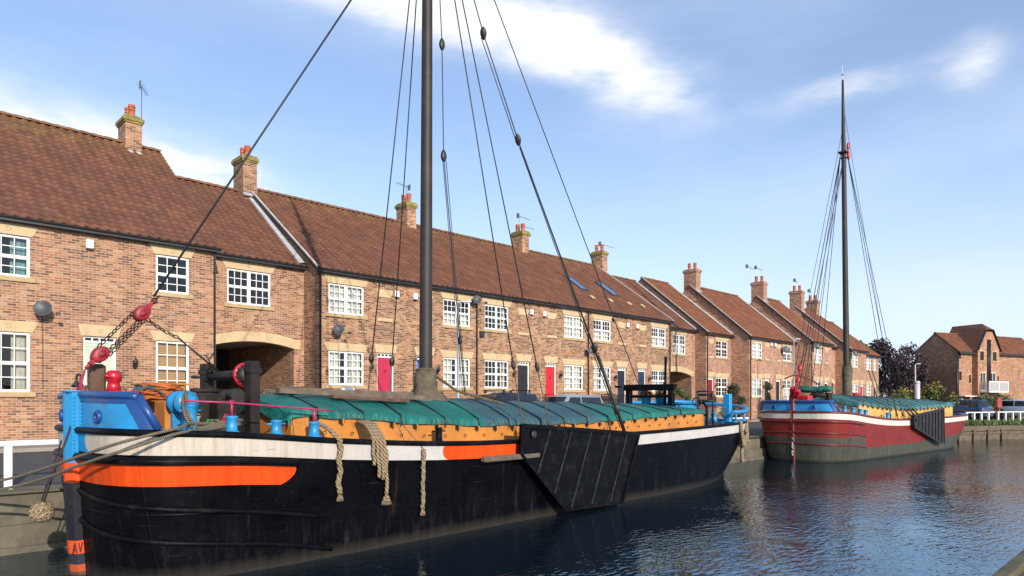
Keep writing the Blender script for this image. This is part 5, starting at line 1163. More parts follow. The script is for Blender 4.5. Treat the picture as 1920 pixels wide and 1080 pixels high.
# rope fenders over the side
def fender_line(pts, top, P): 
    b = MB(); b.tube([top, Vector(pts[0])], 0.008, 5); return b.build('hanging_line', 'rope_thin', P)
def outb(x, z, d=0.06): 
    q = K1.half(x, max(0, min(1, (zs(x)-z)/(zs(x)+0.4)))); return -(max(q, K1.half(x)*0.985)+d)
def hang_path(x, zt, zb, n=14, wob=0.02, d=0.07, lean=0.0):
    return [Vector((x+wob*math.sin(i*0.9)+lean*i/n, outb(x, lerp(zt, zb, i/n), d), lerp(zt, zb, i/n))) for i in range(n+1)]
f1 = thing('rope_fender', 'plaited rope fender on a blue line, leftmost of the three on the black hull', 'fender', tuple(W1((3.5, -2.2, 2.1))), AL, 'rope fenders hanging on the black hull')
def loc(v, x): return Vector(v)-Vector((x, -2.2, 2.1))
def braid(P, path, x, r, tassel=True, name='plaited_rope'):
    b = MB()
    for k in range(3): b.tube([loc(q, x)+Vector((r*0.55*math.cos(k*2.1+i*0.8), r*0.45*math.sin(k*2.1+i*0.8), 0)) for i, q in enumerate(path)], r*0.62, 7)
    b.build(name, 'rope', P)
    if tassel:
        t = MB(); e = loc(path[-1], x)
        for k in range(14): a = k*2*PI/14; t.tube([e, e+Vector((r*0.9*math.cos(a), r*0.6*math.sin(a), -0.06)), e+Vector((r*1.35*math.cos(a), r*0.7*math.sin(a), -0.13))], [0.014, 0.014, 0.006], 4)
        t.build('frayed_end', 'rope', P)
pa = smooth_path([(3.36, -1.70, 2.42), (3.42, -1.98, 2.33), (3.50, -2.24, 2.12)], 4)+hang_path(3.51, 2.05, 1.15, 16); braid(f1, pa, 3.5, 0.048)
fender_line([loc(pa[0], 3.5)], Vector((3.32, -1.66, 2.56))-Vector((3.5, -2.2, 2.1)), f1)
f2 = thing('rope_fender', 'thick doubled rope fender with frayed tail, middle of the three on the black hull', 'fender', tuple(W1((4.32, -2.2, 2.1))), AL, 'rope fenders hanging on the black hull')
for k, (x0, dx, zb, r) in enumerate(((4.20, 0.04, 1.62, 0.034), (4.27, 0.08, 1.38, 0.036), (4.34, 0.09, 1.34, 0.036), (4.41, 0.04, 1.46, 0.035))):
    q = smooth_path([(x0+0.05, -1.68, 2.44), (x0+0.03, -2.0, 2.36), (x0+0.02, -2.26, 2.12)], 4)+hang_path(x0+0.02, 2.05, zb, 12, 0.01, 0.08+0.02*k, dx)
    b = MB(); b.tube([loc(p_, 4.32) for p_ in q], r, 9); b.build('rope_bight', 'rope', f2)
q = hang_path(4.50, 1.9, 1.05, 12, 0.012, 0.11, 0.04); b = MB(); b.tube([loc(p_, 4.32) for p_ in q], 0.038, 9); b.build('rope_tail', 'rope', f2)
t = MB(); e = loc(q[-1], 4.32)
for k in range(26): a = k*2*PI/26; rr = 1.0 if k % 2 else 0.6; t.tube([e+Vector((0, 0, .03)), e+Vector((0.05*math.cos(a)*rr, 0.04*math.sin(a), -0.08)), e+Vector((0.12*math.cos(a)*rr, 0.06*math.sin(a), -0.20))], [0.016, 0.016, 0.005], 4)
t.build('frayed_end', 'rope', f2)
f3 = thing('rope_fender', 'slim plaited rope fender on thin line, rightmost of three on the black hull', 'fender', tuple(W1((5.46, -2.2, 2.1))), AL, 'rope fenders hanging on the black hull')
pa = hang_path(5.46, 1.86, 0.66, 20, 0.008); braid(f3, pa, 5.46, 0.043); fender_line([loc(pa[0], 5.46)], Vector((5.25, -1.66, 2.45))-Vector((5.46, -2.2, 2.1)), f3)
# rope bundle at the stern quarter
f4 = thing('rope_fender', 'bundle of knotted rope fenders slung round the stern quarter of the black barge', 'fender', tuple(W1((20.6, -2.0, 1.4))), AL)
def SQ(S_, off, o): return K1.side(S_, off, o, -1)-Vector((20.6, -2.0, 1.4))
Sx = K1.s_at(20.2); Sy = K1.s_at(21.4)
for k in range(3):
    b = MB(); b.tube(smooth_path([SQ(Sx+0.05*k, 0.05, 0.05), SQ(lerp(Sx, Sy, 0.4)+.05*k, -0.45, 0.10), SQ(lerp(Sx, Sy, 0.85), -0.80, 0.16+0.04*k), SQ(Sy+0.25, -0.45-0.1*k, 0.14), SQ(Sy+0.3, 0.02, 0.02)]), 0.05, 7); b.build('sling', 'rope', f4)
for Sk, zt, zb, r in ((lerp(Sx, Sy, 0.45), -0.45, -0.85, 0.055), (lerp(Sx, Sy, 0.9), -0.8, -1.5, 0.06), (Sy+0.2, -0.4, -0.8, 0.055)):
    b = MB(); b.tube([SQ(Sk, zt, 0.13)+Vector((0.03*math.sin(i*1.1), 0, lerp(0, zb-zt, i/8))) for i in range(9)], [r*(1.0 if i < 7 else 1.35) for i in range(9)], 9); b.build('fender_tail', 'rope', f4)
b = MB()
for k in range(9): b.torus(SQ(lerp(Sx, Sy, 0.88), -0.78+0.05*math.sin(k*2), 0.16), 0.11+0.008*k, 0.03, (math.cos(k), math.sin(k*1.7), math.sin(k)), 14, 6)
b.build('knot', 'rope', f4)
# monkey's-fist fender under the stem
mf = thing('knotted_rope_ball', 'round knotted rope ball hanging on two lines in front of the blue stem', 'fender', tuple(W1((-0.46, 0.32, 1.02))), AL)
b = MB(); rnd = random.Random(2)
for ax, off in (((1, .1, 0), 0), ((0, 1, .1), 0.9), ((.1, 0, 1), 1.7), ((1, 1, .4), .3), ((-1, 1, .5), .6), ((.5, -.3, 1), .2)):
    for k in (-2, -1, 0, 1, 2):
        a = Vector(ax).normalized(); b.torus(a*k*0.055, math.sqrt(max(0.004, 0.155**2-(k*0.055)**2)), 0.026, a, 20, 6)
b.build('rope_weave', 'rope', mf); b = MB(); b.lathe([(0.02, -0.14), (0.1, -0.1), (0.14, 0), (0.1, 0.1), (0.02, 0.14)], n=12); b.build('core', 'rope_fine', mf)
for y, t_ in ((0.08, Vector((0.30, 0.10, 1.15))), (-0.05, Vector((0.26, -0.56, 1.40)))):
    b = MB(); b.tube([(0, y, 0.12), t_], 0.013, 6); b.build('hanging_line', simple('dark_line', (0.035, 0.018, 0.020), 0.8, 0.3, 20), mf)
# mooring ropes
def mooring(pts, r, label, grp=None, sagn=8, m='rope_fine', nm='mooring_rope'):
    b = MB(); b.tube(smooth_path(pts, sagn), r, 8); return tag(b.build(nm, m), label, 'rope', grp)
q1 = [W1((1.75, -1.55, 2.42)), W1((1.1, -1.74, 2.47)), W1((0.75, -2.12, 2.42)), W1((0.0, -1.95, 2.22)), W1((-0.28, -1.1, 2.0)), W1((-0.46, -0.1, 1.78)), W1((-0.85, 1.0, 1.52)), (1.2, 15.0, 1.33), (0.2, 16.0, 1.22), (-1.2, 16.7, 1.24)]
mooring(q1, 0.024, 'olive mooring rope from the black barge bow to the quay, upper of the two', 'bow mooring ropes of the black barge')
q2 = [W1((1.9, -1.72, 2.44)), W1((1.3, -1.90, 2.38)), W1((0.75, -2.14, 2.34)), W1((0.0, -2.0, 2.10)), W1((-0.30, -1.1, 1.86)), W1((-0.50, -0.15, 1.62)), W1((-0.86, 0.95, 1.38)), (1.1, 14.8, 1.22), (0.0, 16.0, 1.20), (-1.4, 16.6, 1.22)]
mooring(q2, 0.024, 'olive mooring rope from the black barge bow to the quay, lower of the two', 'bow mooring ropes of the black barge')
b = MB(); rnd = random.Random(12)
for k in range(7):
    c = Vector((1.45+0.05*k, -1.62, 2.36+0.022*k)); n = 16; b.tube([W1((c.x+(0.34-0.02*k)*math.cos(2*PI*i/n+k), c.y+0.14*math.sin(2*PI*i/n+k), c.z+0.02*math.sin(i+k))) for i in range(n+1)], 0.024, 7)
b.tube(smooth_path([W1((1.2, -1.3, 2.98)), W1((1.05, -1.5, 2.86)), W1((1.0, -1.72, 2.6)), W1((1.1, -1.74, 2.4))]), 0.026, 7); b.tube(smooth_path([W1((1.25, -1.1, 3.0)), W1((1.1, -1.5, 2.92)), W1((1.06, -1.7, 2.6)), W1((1.2, -1.7, 2.4))]), 0.026, 7)
tag(b.build('rope_coil', 'rope_fine'), 'loose coil of olive rope round the blue bollard at the black barge bow', 'rope')
b = MB(); rnd = random.Random(21)
for k in range(30):
    rx, ry = rnd.uniform(0.22, 0.36), rnd.uniform(0.16, 0.26); c = (1.22+rnd.uniform(-.05, .05), -0.15+rnd.uniform(-.06, .06), 2.86+0.0085*k); ti, tj = rnd.uniform(-.12, .12), rnd.uniform(-.12, .12); ph = rnd.uniform(0, 6); n = 20
    b.tube([W1((c[0]+rx*math.cos(ph+2*PI*i/n), c[1]+ry*math.sin(ph+2*PI*i/n), c[2]+ti*math.cos(2*PI*i/n)*rx*2+tj*math.sin(2*PI*i/n)*ry)) for i in range(n+1)], 0.012, 5)
tag(b.build('cable_coil', 'hose'), 'heaped coil of orange cable on the fore deck beside the orange locker', 'cable')
b = MB(); b.bbox(-0.17, 0.17, -0.11, 0.11, 0.0, 0.22, 0.03); b.box(-0.10, 0.10, -0.02, 0.02, 0.2405, 0.26); b.box(-0.10, -0.07, -0.02, 0.02, 0.20, 0.24); b.box(0.07, 0.10, -0.02, 0.02, 0.20, 0.24)
tag(b.build('green_crate', 'green', None, tuple(W1((1.62, -1.28, 2.26))), AL), 'small green toolbox on the fore deck beside the blue bollard', 'toolbox')
b = MB(); b.bbox(-0.12, 0.12, -0.09, 0.09, 0.0, 0.26, 0.035); b.lathe([(0.04, 0), (0.04, 0.05), (0.02, 0.06)], (0.06, 0, 0.255), 10); b.tube([(-0.1, 0, 0.25), (-0.06, 0, 0.33), (0.02, 0, 0.33), (0.05, 0, 0.25)], 0.016, 6)
tag(b.build('fuel_can', 'redp', None, tuple(W1((1.78, -1.50, 2.27))), AL+0.4), 'red fuel can on the side deck right beside a blue bollard', 'fuel can')
b = MB(); b.lathe([(0.11, 0), (0.14, 0.26), (0.15, 0.27), (0.15, 0.28), (0.135, 0.275), (0.105, 0.02)], n=18); b.torus((0, 0, 0.27), 0.14, 0.007, (0, .5, 1), 20, 5)
tag(b.build('bucket', simple('cream_plastic', (0.55, 0.52, 0.42), 0.5, 0.1, 3), None, tuple(W1((1.50, -0.72, 2.28))), 0), 'cream bucket on the fore deck behind the green toolbox', 'bucket')
b = MB()
for i in range(3): b.tube(smooth_path([W1((0.75, -0.25+0.1*i, 3.0)), W1((0.95, -0.35+.1*i, 3.06+.02*i)), W1((1.1, -0.55, 2.95)), W1((1.02, -0.9, 2.86))]), 0.014, 5)
tag(b.build('blue_line', 'rope_thin'), 'few strands of thin blue line draped between the red winch and the cable coil', 'rope')
tag_c = mooring([W1((21.6, -1.2, 2.2)), (25.9, 13.7, 2.25), (28.5, 14.6, 2.3), W2((0.3, 1.2, 2.45))], 0.022, 'taut rope between the stern of the black barge and the red barge bow')
mooring([W2((0.6, 1.6, 2.4)), (31.2, 15.4, 1.9), (30.4, 16.2, 1.25)], 0.022, 'rope from the red barge bow down to the quay')

# ------------------------------------------------------------------ quayside: rails, lamps, cars, planting
def rail_bay(pts, h, label, group=None, zb=1.13, step=2.0, post=0.11, cap=(0.13, 0.09), double=False, f=0.12):
    T_ = thing('white_railing', label, 'railing', (*pts[0], zb), 0, group); o = Vector((*pts[0], 0))
    for i in range(len(pts)-1):
        a, c = Vector((*pts[i], 0))-o, Vector((*pts[i+1], 0))-o; L = (c-a).length; d = (c-a)/L; an = math.atan2(d.y, d.x); mt = Matrix.Translation(a) @ Matrix.Rotation(an, 4, 'Z')
        b = MB(); b.bbox(0, L, -cap[0]/2, cap[0]/2, h-cap[1], h, 0.012, mtx=mt)
        if double: b.bbox(0, L, -0.03, 0.03, h*0.48, h*0.48+0.08, 0.01, mtx=mt)
        b.build('top_rail', 'white', T_)
        n = max(1, int(L/step))
        for k in range(n):
            q = MB(); x = (k+f)*L/n; q.bbox(x-post/2, x+post/2, -post/2+.004, post/2-.004, -0.05, h-cap[1]-0.001, 0.01, mtx=mt); q.build('post', 'white', T_)
    return T_
rail_bay([(-8.2, 16.25), (3.35, 16.25)], 0.93, 'weathered white timber rail on the quay edge left of the black barge bow', step=1.9, post=0.13, cap=(0.10, 0.10), f=0.47)
rail_bay([(23.5, 16.25), (33.0, 16.3)], 0.93, 'white timber rail on the quay between the two barges', step=2.0)
rail_bay([(70.4, 14.7), (75.4, 13.5)], 0.86, 'white fence on the grass bank just past the red barge stern', 'white fences on the grass bank', zb=1.12, step=1.15, post=0.16)
rail_bay([(75.9, 13.4), (88.0, 9.8)], 0.86, 'white fence on the grass bank in front of the white van', 'white fences on the grass bank', zb=1.12, step=1.15, post=0.16)
def street_lamp(x, y, zb, h, arm, label, two=False, m='galv', col=None):
    T_ = thing('street_lamp', label, 'street lamp', (x, y, zb)); b = MB(); b.tube([(0, 0, 0), (0, 0, 1.1), (0, 0, 1.15), (0, 0, h)], [0.09, 0.09, 0.06, 0.045], 10); b.build('pole', m, T_)
    for s in ((1, -1) if two else (1,)):
        a = Vector((arm[0], arm[1], 0))*s; b = MB(); b.tube([(0, 0, h-0.05), (0, 0, h), a*0.5+Vector((0, 0, h+0.05))], 0.025, 6); b.build('arm', m, T_)
        b = MB(); p_ = a*0.6+Vector((0, 0, h+0.06)); b.bbox(-0.22, 0.22, -0.07, 0.07, -0.04, 0.04, 0.02, mtx=Matrix.Translation(p_) @ Matrix.Rotation(math.atan2(a.y, a.x), 4, 'Z')); b.build('lantern', m, T_)
M['galv'] = simple('galvanised_steel', (0.36, 0.38, 0.40), 0.45, 0.1, 4, metal=0.4)
street_lamp(17.0, 20.2, 1.30, 5.35, (0.4, -0.30), 'grey street lamp standing just right of the black barge mast')
street_lamp(48.6, 20.6, 1.30, 6.0, (0.4, -0.30), 'slender grey street lamp in front of the black-doored house')
M['lampwhite'] = simple('pale_steel', (0.47, 0.46, 0.45), 0.5, 0.05, 4)
street_lamp(66.5, 17.6, 1.12, 5.0, (0.55, -0.25), 'pale street lamp with one arm in front of the purple tree', m='lampwhite')
b = MB(); b.tube([(0, 0, 0), (0, 0, 3.3)], 0.19, 18); b.lathe([(0.20, 3.25), (0.21, 3.35), (0.15, 3.45), (0.02, 3.48)], n=18)
tag(b.build('mooring_pile', 'lampwhite', None, (60.6, 15.9, 1.05)), 'stout pale round mooring pile behind the red barge hatch', 'post')
b = MB(); b.tube([(0, 0, 0), (0, 0, 1.7)], 0.06, 8); b.lathe([(0.02, 1.62), (0.26, 1.66), (0.30, 1.78), (0.22, 1.95), (0.08, 2.03), (0.01, 2.04)], n=20)
tag(b.build('domed_post', 'white', None, (12.35, 20.5, 1.33)), 'white domed post top showing over the green tarpaulin before the pale window', 'post')
# cars
def car_paint(name, c, metal=0.5):
    m, t, b = mat(name); b.inputs['Base Color'].default_value = (*c, 1); setin(b, Metallic=metal, Roughness=0.28); b.inputs['Coat Weight'].default_value = 0.8; return m
M['tyre'] = simple('tyre', (0.02, 0.02, 0.02), 0.9, 0.2); M['rim'] = simple('alloy', (0.45, 0.46, 0.48), 0.35, 0.1, 4, metal=0.8); M['lens'] = simple('lamp_lens', (0.6, 0.6, 0.6), 0.1, 0.1); M['redlens'] = simple('tail_lens', (0.35, 0.01, 0.01), 0.15, 0.1)
M['plate_y'] = simple('number_plate', (0.62, 0.45, 0.04), 0.5, 0.05)
def car(label, x, y, z, rz, col, kind='hatch', bars=False):
    T_ = thing('parked_car', label, 'car', (x, y, z), rz, 'cars parked along the quay')
    prof = {'hatch': ([(0.0, .42), (0.05, .66), (0.95, .90), (1.15, .93)], [(1.15, .93), (1.95, 1.42), (2.4, 1.50), (3.3, 1.47), (3.95, 1.02), (4.1, .9)], 4.15, 0.86),
            'suv': ([(0.0, .48), (0.06, .86), (1.0, 1.06), (1.2, 1.10)], [(1.2, 1.10), (1.95, 1.74), (2.5, 1.83), (4.1, 1.79), (4.5, 1.12), (4.55, .95)], 4.6, 0.92),
            'van': ([(0.0, .48), (0.05, .95), (0.75, 1.15), (0.85, 1.2)], [(0.85, 1.2), (1.45, 1.80), (1.9, 1.90), (4.45, 1.88), (4.6, 1.2), (4.62, 1.0)], 4.65, 0.92)}[kind]
    hood, cab, L, hw = prof
    # body lower: side section swept along x
    b = MB(); rings = []; xs = [0, .06, .3, .7, 1.1, 1.6, 2.4, 3.2, L-.6, L-.25, L-.05, L]
    belt = lambda x: (hood[1][1] if x < 0.05 else (lerp(hood[1][1], hood[3][1], min(1, x/1.1)))) if x < 1.1 else hood[3][1]+0.02
    for x in xs:
        k = 0.86 if x in (0, L) else (0.93 if x in (.06, L-.05) else 1.0); zt = belt(x)*(0.97 if x in (0, L) else 1); zl = 0.34 if x in (0, L) else 0.24
        rings.append([(x-L/2, s_*hw*k*q, zz) for s_, q, zz in ((-1, .80, zl), (-1, .97, zl+.12), (-1, 1.0, .60), (-1, .98, zt-.12), (-1, .88, zt), (1, .88, zt), (1, .98, zt-.12), (1, 1.0, .60), (1, .97, zl+.12), (1, .80, zl))])
    b.loft(rings, 0, True, True, True); 
    # cabin
    z0 = hood[3][1]; rr = []
    for (xx, zz) in cab:
        w = hw*lerp(.88, .70, (zz-z0)/(cab[2][1]-z0)) if zz > z0 else hw*.88
        rr.append([(xx-L/2, -hw*.885, z0-.02), (xx-L/2, -w, zz), (xx-L/2, 0, zz+0.035*(zz > z0+.1)), (xx-L/2, w, zz), (xx-L/2, hw*.885, z0-.02)])
    b.loft(rr, 0, False, False, True); body = b.build('body', col, T_)
    g = MB()
    (xa, za), (xb, zb), (xc, zc), (xd, zd), (xe, ze_) = cab[:5]
    def sidew(x, z): return hw*lerp(.88, .70, (z-z0)/(cab[2][1]-z0))+0.012
    for s_ in (-1, 1):
        for (p, q) in ((0.03, .44), (.47, .97)):
            X0 = lerp(xa+.25, xe-.25, p); X1 = lerp(xa+.25, xe-.25, q); zt0 = min(zb-.08, za+(X0+.28-xa)*(zb-za)/(xb-xa)-.06); 
            top0 = max(X0, xb+0.05) if p < .1 else X0; top1 = min(X1, xd-0.02) if q > .9 else X1; zt = zc-.12
            g.quad((X0-L/2, s_*sidew(X0, z0+.06), z0+.06), (X1-L/2, s_*sidew(X1, z0+.06), z0+.06), (top1-L/2, s_*sidew(top1, zt), zt), (top0-L/2, s_*sidew(top0, zt), zt))
    def ew(x, z): return hw*lerp(.86, .68, (z-z0)/(cab[2][1]-z0))-.05
    for (X0, Z0, X1, Z1, o) in ((xa, za, xb, zb, -1), (xe, ze_, xd, zd, 1)):
        n = Vector((-(Z1-Z0), 0, (X1-X0)) if o < 0 else ((Z1-Z0), 0, -(X1-X0))).normalized()*0.03; n = n if n.z > 0 else -n
        A_, C_ = (lerp(X0, X1, .1), lerp(Z0, Z1, .1)), (lerp(X0, X1, .9), lerp(Z0, Z1, .9))
        g.quad(*[(q[0]-L/2+n.x, s_*ew(*q), q[1]+n.z+.03) for q, s_ in ((A_, -1), (A_, 1), (C_, 1), (C_, -1))])
    g.build('window', 'darkglass', T_)
    for x_ in (0.78, L-0.82):
        for s_ in (-1, 1):
            mt = Matrix.Translation((x_-L/2, s_*(hw-.10), 0.32)) @ Matrix.Rotation(R(90), 4, 'X'); w = MB(); w.lathe([(.20, -.1), (.30, -.11), (.325, -.07), (.325, .07), (.30, .11), (.20, .10)], n=20, mtx=mt); wo = w.build('wheel', 'tyre', T_); w = MB(); w.lathe([(.0, -.105), (.19, -.10), (.2, -.08), (.2, .08), (.19, .10), (.0, .105)], n=16, mtx=mt); w.build('rim', 'rim', wo)
    for s_ in (-1, 1):
        h = MB(); h.bbox(-L/2-.01, -L/2+.16, s_*hw*.62-.16, s_*hw*.62+.16, hood[1][1]-.10, hood[1][1]+.02, .02); h.build('headlight', 'lens', T_); h = MB(); h.bbox(L/2-.10, L/2+.012, s_*hw*.70-.10, s_*hw*.70+.10, .72, .98, .02); h.build('tail_light', 'redlens', T_)
        h = MB(); h.bbox(xa-L/2+.25, xa-L/2+.38, s_*(hw+.09)-.08, s_*(hw+.09)+.08, z0, z0+.13, .03); h.build('wing_mirror', col, T_)
    h = MB(); h.box(L/2+.005, L/2+.02, -.26, .26, .52, .63); h.build('number_plate', 'plate_y', T_)
    if bars:
        for xx in (xb+.3, xd-.3):
            h = MB(); h.bbox(xx-.03-L/2, xx+.03-L/2, -hw*.72, hw*.72, zc+.09, zc+.13, .01); h.box(xx-.05-L/2, xx+.05-L/2, -hw*.66, -hw*.60, zc-.02, zc+.09); h.box(xx-.05-L/2, xx+.05-L/2, hw*.60, hw*.66, zc-.02, zc+.09); h.build('roof_bar', 'black', T_)
    return T_
M['silver'] = car_paint('silver_paint', (0.42, 0.45, 0.50)); M['dkcar'] = car_paint('dark_car_paint', (0.02, 0.02, 0.024)); M['bluecar'] = car_paint('blue_car_paint', (0.03, 0.07, 0.15)); M['whitevan'] = car_paint('white_van_paint', (0.75, 0.75, 0.75), 0)
car('silver car parked before the bright red door, seen over the hatch cover', 22.9, 20.0, 1.33, 0.0, 'silver', 'suv', False)
car('dark car with silver roof bars parked left of the silver one', 20.0, 21.3, 1.40, 0.0, 'dkcar', 'suv', True)
car('shiny dark blue car parked past the red barge stern beside the hedge', 75.5, 16.0, 1.25, R(-110), 'bluecar', 'suv')
car('white van parked behind the white fence at the right edge', 82.6, 12.5, 1.20, R(60), 'whitevan', 'van')
# planting
def leafmat(name, lo, hi):
    m, t, b = mat(name); n = noise(t, coords(t), 3.0, 4, 0.7); lk(t, ramp(t, n, [(0.3, lo), (0.7, hi)]), b.inputs['Base Color']); setin(b, Roughness=0.65)
    return m
M['purple'] = leafmat('purple_leaf', (0.018, 0.010, 0.014), (0.055, 0.028, 0.032)); M['leaf'] = leafmat('green_leaf', (0.03, 0.05, 0.012), (0.10, 0.13, 0.03)); M['dkleaf'] = leafmat('dark_leaf', (0.018, 0.028, 0.010), (0.06, 0.07, 0.02)); M['yleaf'] = leafmat('yellow_leaf', (0.12, 0.12, 0.02), (0.32, 0.24, 0.03)); M['bark'] = simple('bark', (0.08, 0.06, 0.045), 0.95, 0.4, 6, bmp=0.02); M['flower'] = leafmat('red_flower', (0.30, 0.02, 0.02), (0.55, 0.22, 0.03))
def clump(b, blobs, n, size, rnd, gap=0.25):
    for _ in range(n):
        c, r = rnd.choice(blobs); r = Vector(r) if not isinstance(r, (int, float)) else Vector((r, r, r))
        d = Vector((rnd.gauss(0, 1), rnd.gauss(0, 1), rnd.gauss(0, 1))).normalized(); k = rnd.random()**0.45*1.04
        p_ = Vector(c)+Vector((d.x*r.x, d.y*r.y, d.z*r.z))*k
        a = Vector((rnd.gauss(0, 1), rnd.gauss(0, 1), rnd.gauss(0, .7))).normalized(); u = a.orthogonal().normalized(); v = a.cross(u); s_ = size*rnd.uniform(.55, 1.3)
        b.add([p_-u*s_, p_-v*s_*.5, p_+u*s_, p_+v*s_*.5], [(0, 1, 2, 3)])
def tree(name, label, cat, loc_, blobs, n, size, m, trunk=None, seed=1, group=None, limbs=6):
    rnd = random.Random(seed); T_ = thing(name, label, cat, loc_, 0, group)
    b = MB(); clump(b, blobs, n, size, rnd); b.build('crown' if trunk else 'foliage', m, T_)
    t = MB()
    if trunk:
        h, r = trunk; t.tube([(0, 0, -.1), (0.05, 0, h*.5), (0, .05, h)], [r*1.3, r, r*.7], 8)
        for c, rr in rnd.sample(blobs, min(limbs, len(blobs))):
            c = Vector(c); t.tube([(0, .05, h*.7), Vector((c.x*.5, c.y*.5, lerp(h, c.z, .55))), c, c+Vector((rnd.uniform(-.5, .5), rnd.uniform(-.5, .5), .8))], [r*.55, r*.35, r*.16, .015], 6)
        t.build('trunk', 'bark', T_)
    else:
        for c, rr in blobs[:4]: t.tube([(c[0]*.6, c[1]*.6, -.05), c], [.03, .012], 5)
        t.build('stem', 'bark', T_)
    return T_
def blobset(seed, n, R_, zc, H, rmin, rmax):
    rnd = random.Random(seed); out = []
    for _ in range(n):
        a = rnd.uniform(0, 2*PI); k = rnd.random()**.5; z = rnd.uniform(-1, 1); w = math.sqrt(max(0.05, 1-z*z*.8)); out.append(((R_*k*w*math.cos(a), R_*k*w*math.sin(a), zc+H*z), rnd.uniform(rmin, rmax)))
    return out
tree('purple_tree', 'dark purple-leaved tree filling the gap past the end of the terrace', 'tree', (82.5, 24.5, 1.1), blobset(3, 34, 3.4, 4.4, 3.6, .7, 1.4), 9500, .17, 'purple', (3.4, .22), 3, limbs=12)
tree('purple_tree', 'lower purple-leaved bushy tree against the shaded gable', 'tree', (85.5, 22.3, 1.1), blobset(8, 24, 2.7, 2.9, 2.5, .6, 1.1), 6000, .16, 'purple', (2.2, .16), 8, limbs=8)
tree('pale_green_tree', 'pale green tree top showing behind the end of the terrace', 'tree', (92.0, 30.5, 1.1), blobset(5, 20, 2.6, 6.2, 2.6, .6, 1.1), 3500, .20, 'leaf', (4.5, .2), 5)
for i, (x, y, s_, l) in enumerate(((69.0, 18.6, 1.0, 'low yellow-flowered bush behind the red barge hatch, beside the pale pile'), (70.5, 17.3, 1.15, 'yellow-flowered bush left of the dark blue car'))):
    T_ = tree('yellow_bush', l, 'bush', (x, y, 1.1), blobset(20+i, 12, 1.6*s_, 1.5*s_, 0.9*s_, .4, .7), 1500, .14, 'leaf', None, 30+i, 'yellow flowering bushes')
    b = MB(); clump(b, [((c[0], c[1], c[2]+.25), r*1.05) for c, r in blobset(20+i, 12, 1.6*s_, 1.5*s_, 0.9*s_, .4, .7)], 700, .11, random.Random(i)); b.build('blossom', 'yleaf', T_)
tree('hedge', 'overgrown green hedge between the dark blue car and the white van', 'hedge', (84.0, 15.4, 1.1), [((-2.6+.55*i, .4*math.sin(i*2.1)-.18*i*.3, 1.2+.3*math.sin(i*1.7)), (.9, .9, 1.2)) for i in range(11)], 6500, .13, 'leaf', None, 41)
tree('hedge', 'lower green hedge in front of the brick house at the right edge', 'hedge', (88.0, 17.0, 1.1), [((-2.0+.6*i, -.35*i*.6, 0.9), (.9, .9, .9)) for i in range(12)], 4500, .14, 'dkleaf', None, 42)
tree('shrub', 'dark evergreen shrub before the maroon-doored house and the jutting gable', 'shrub', (45.1, 23.3, 1.56), blobset(51, 14, .52, 1.25, 1.0, .28, .45), 2600, .075, 'dkleaf', None, 51)
T_ = tree('potted_conifer', 'small conical evergreen in a pot before the jutting brick house', 'potted plant', (49.6, 22.9, 1.9), [((0, 0, .25+.22*i), .42-.055*i) for i in range(7)], 1300, .06, 'dkleaf', None, 52)
b = MB(); b.lathe([(.16, -.44), (.24, 0.0), (.27, .02), (.27, .06), (.22, .06)], n=14); b.build('pot', 'pot', T_)
T_ = tree('potted_ball_tree', 'round clipped ball tree on a stem before the netted window of the jutting house', 'potted plant', (49.75, 23.0, 1.9), [((0, 0, 2.1), .30)], 700, .05, 'dkleaf', (2.0, .03), 53, limbs=0)
b = MB(); b.lathe([(.14, -.44), (.2, 0.0), (.22, .05), (.18, .05)], n=12); b.build('pot', 'pot', T_)
T_ = tree('climbing_plant', 'bright green trailing plant on the end of the timber gallows', 'plant', tuple(W1((18.05, -0.85, 3.1))), [((0, 0, .1), .16), ((.1, -.15, 0), .13), ((.2, -.28, -.12), .1)], 260, .06, 'leaf', None, 54)
for k, (x, y, l) in enumerate(((17.9, .55, 'tub of red and orange flowers under the timber gallows, nearest the quay'), (18.0, .0, 'tub of red and orange flowers under the timber gallows, middle of the boat'))):
    T_ = thing('flower_tub', l, 'flower tub', tuple(W1((x+.35, y, 2.72))), 0, 'flower tubs'); b = MB(); b.lathe([(.14, 0), (.19, .26), (.2, .28), (.17, .28)], n=14); b.build('tub', 'sky_blue', T_)
    b = MB(); clump(b, [((0, 0, .36), .2)], 170, .05, random.Random(k)); b.build('foliage', 'leaf', T_); b = MB(); clump(b, [((0, 0, .40), .21)], 120, .04, random.Random(k+9)); b.build('blossom', 'flower', T_)
b = MB(); b.bbox(-.30, .30, -.2, .2, 0, 1.15, .03); b.bbox(-.33, .33, -.23, .23, 1.152, 1.20, .02); tag(b.build('utility_cabinet', 'offwhite', None, (50.9, 22.1, 2.1)), 'white utility cabinet before the doors of the jutting pair of houses', 'cabinet'); b = MB(); b.box(50.4, 55.8, 21.7, 22.5, 1.46, 2.098); tag(b.build('planter_wall', 'brick_c'), 'low brick planter wall before the jutting pair of houses', 'wall')
T_ = thing('bench', 'black slatted bench against the wall beside the ink blue door', 'bench', (32.2, 24.5, 2.35)); 
b = MB()
for i in range(4): b.bbox(-.75, .75, -.42+i*.11, -.34+i*.11, .43, .46, .005)
b.build('seat', 'iron', T_); b = MB()
for i in range(4): b.bbox(-.75, .75, .04, .07, .55+i*.11, .62+i*.11, .005)
b.build('backrest', 'iron', T_)
for x in (-.7, .7):
    b = MB(); b.tube([(x, -.40, 0), (x, -.40, .62), (x, .03, .62)], .022, 6); b.tube([(x, .05, 0), (x, .05, .95)], .022, 6); b.build('leg', 'iron', T_)
b = MB(); b.box(30.9, 33.6, 23.9, 24.97, 1.46, 2.348); tag(b.build('brick_terrace', 'brick_b'), 'raised brick terrace under the black bench', 'terrace')
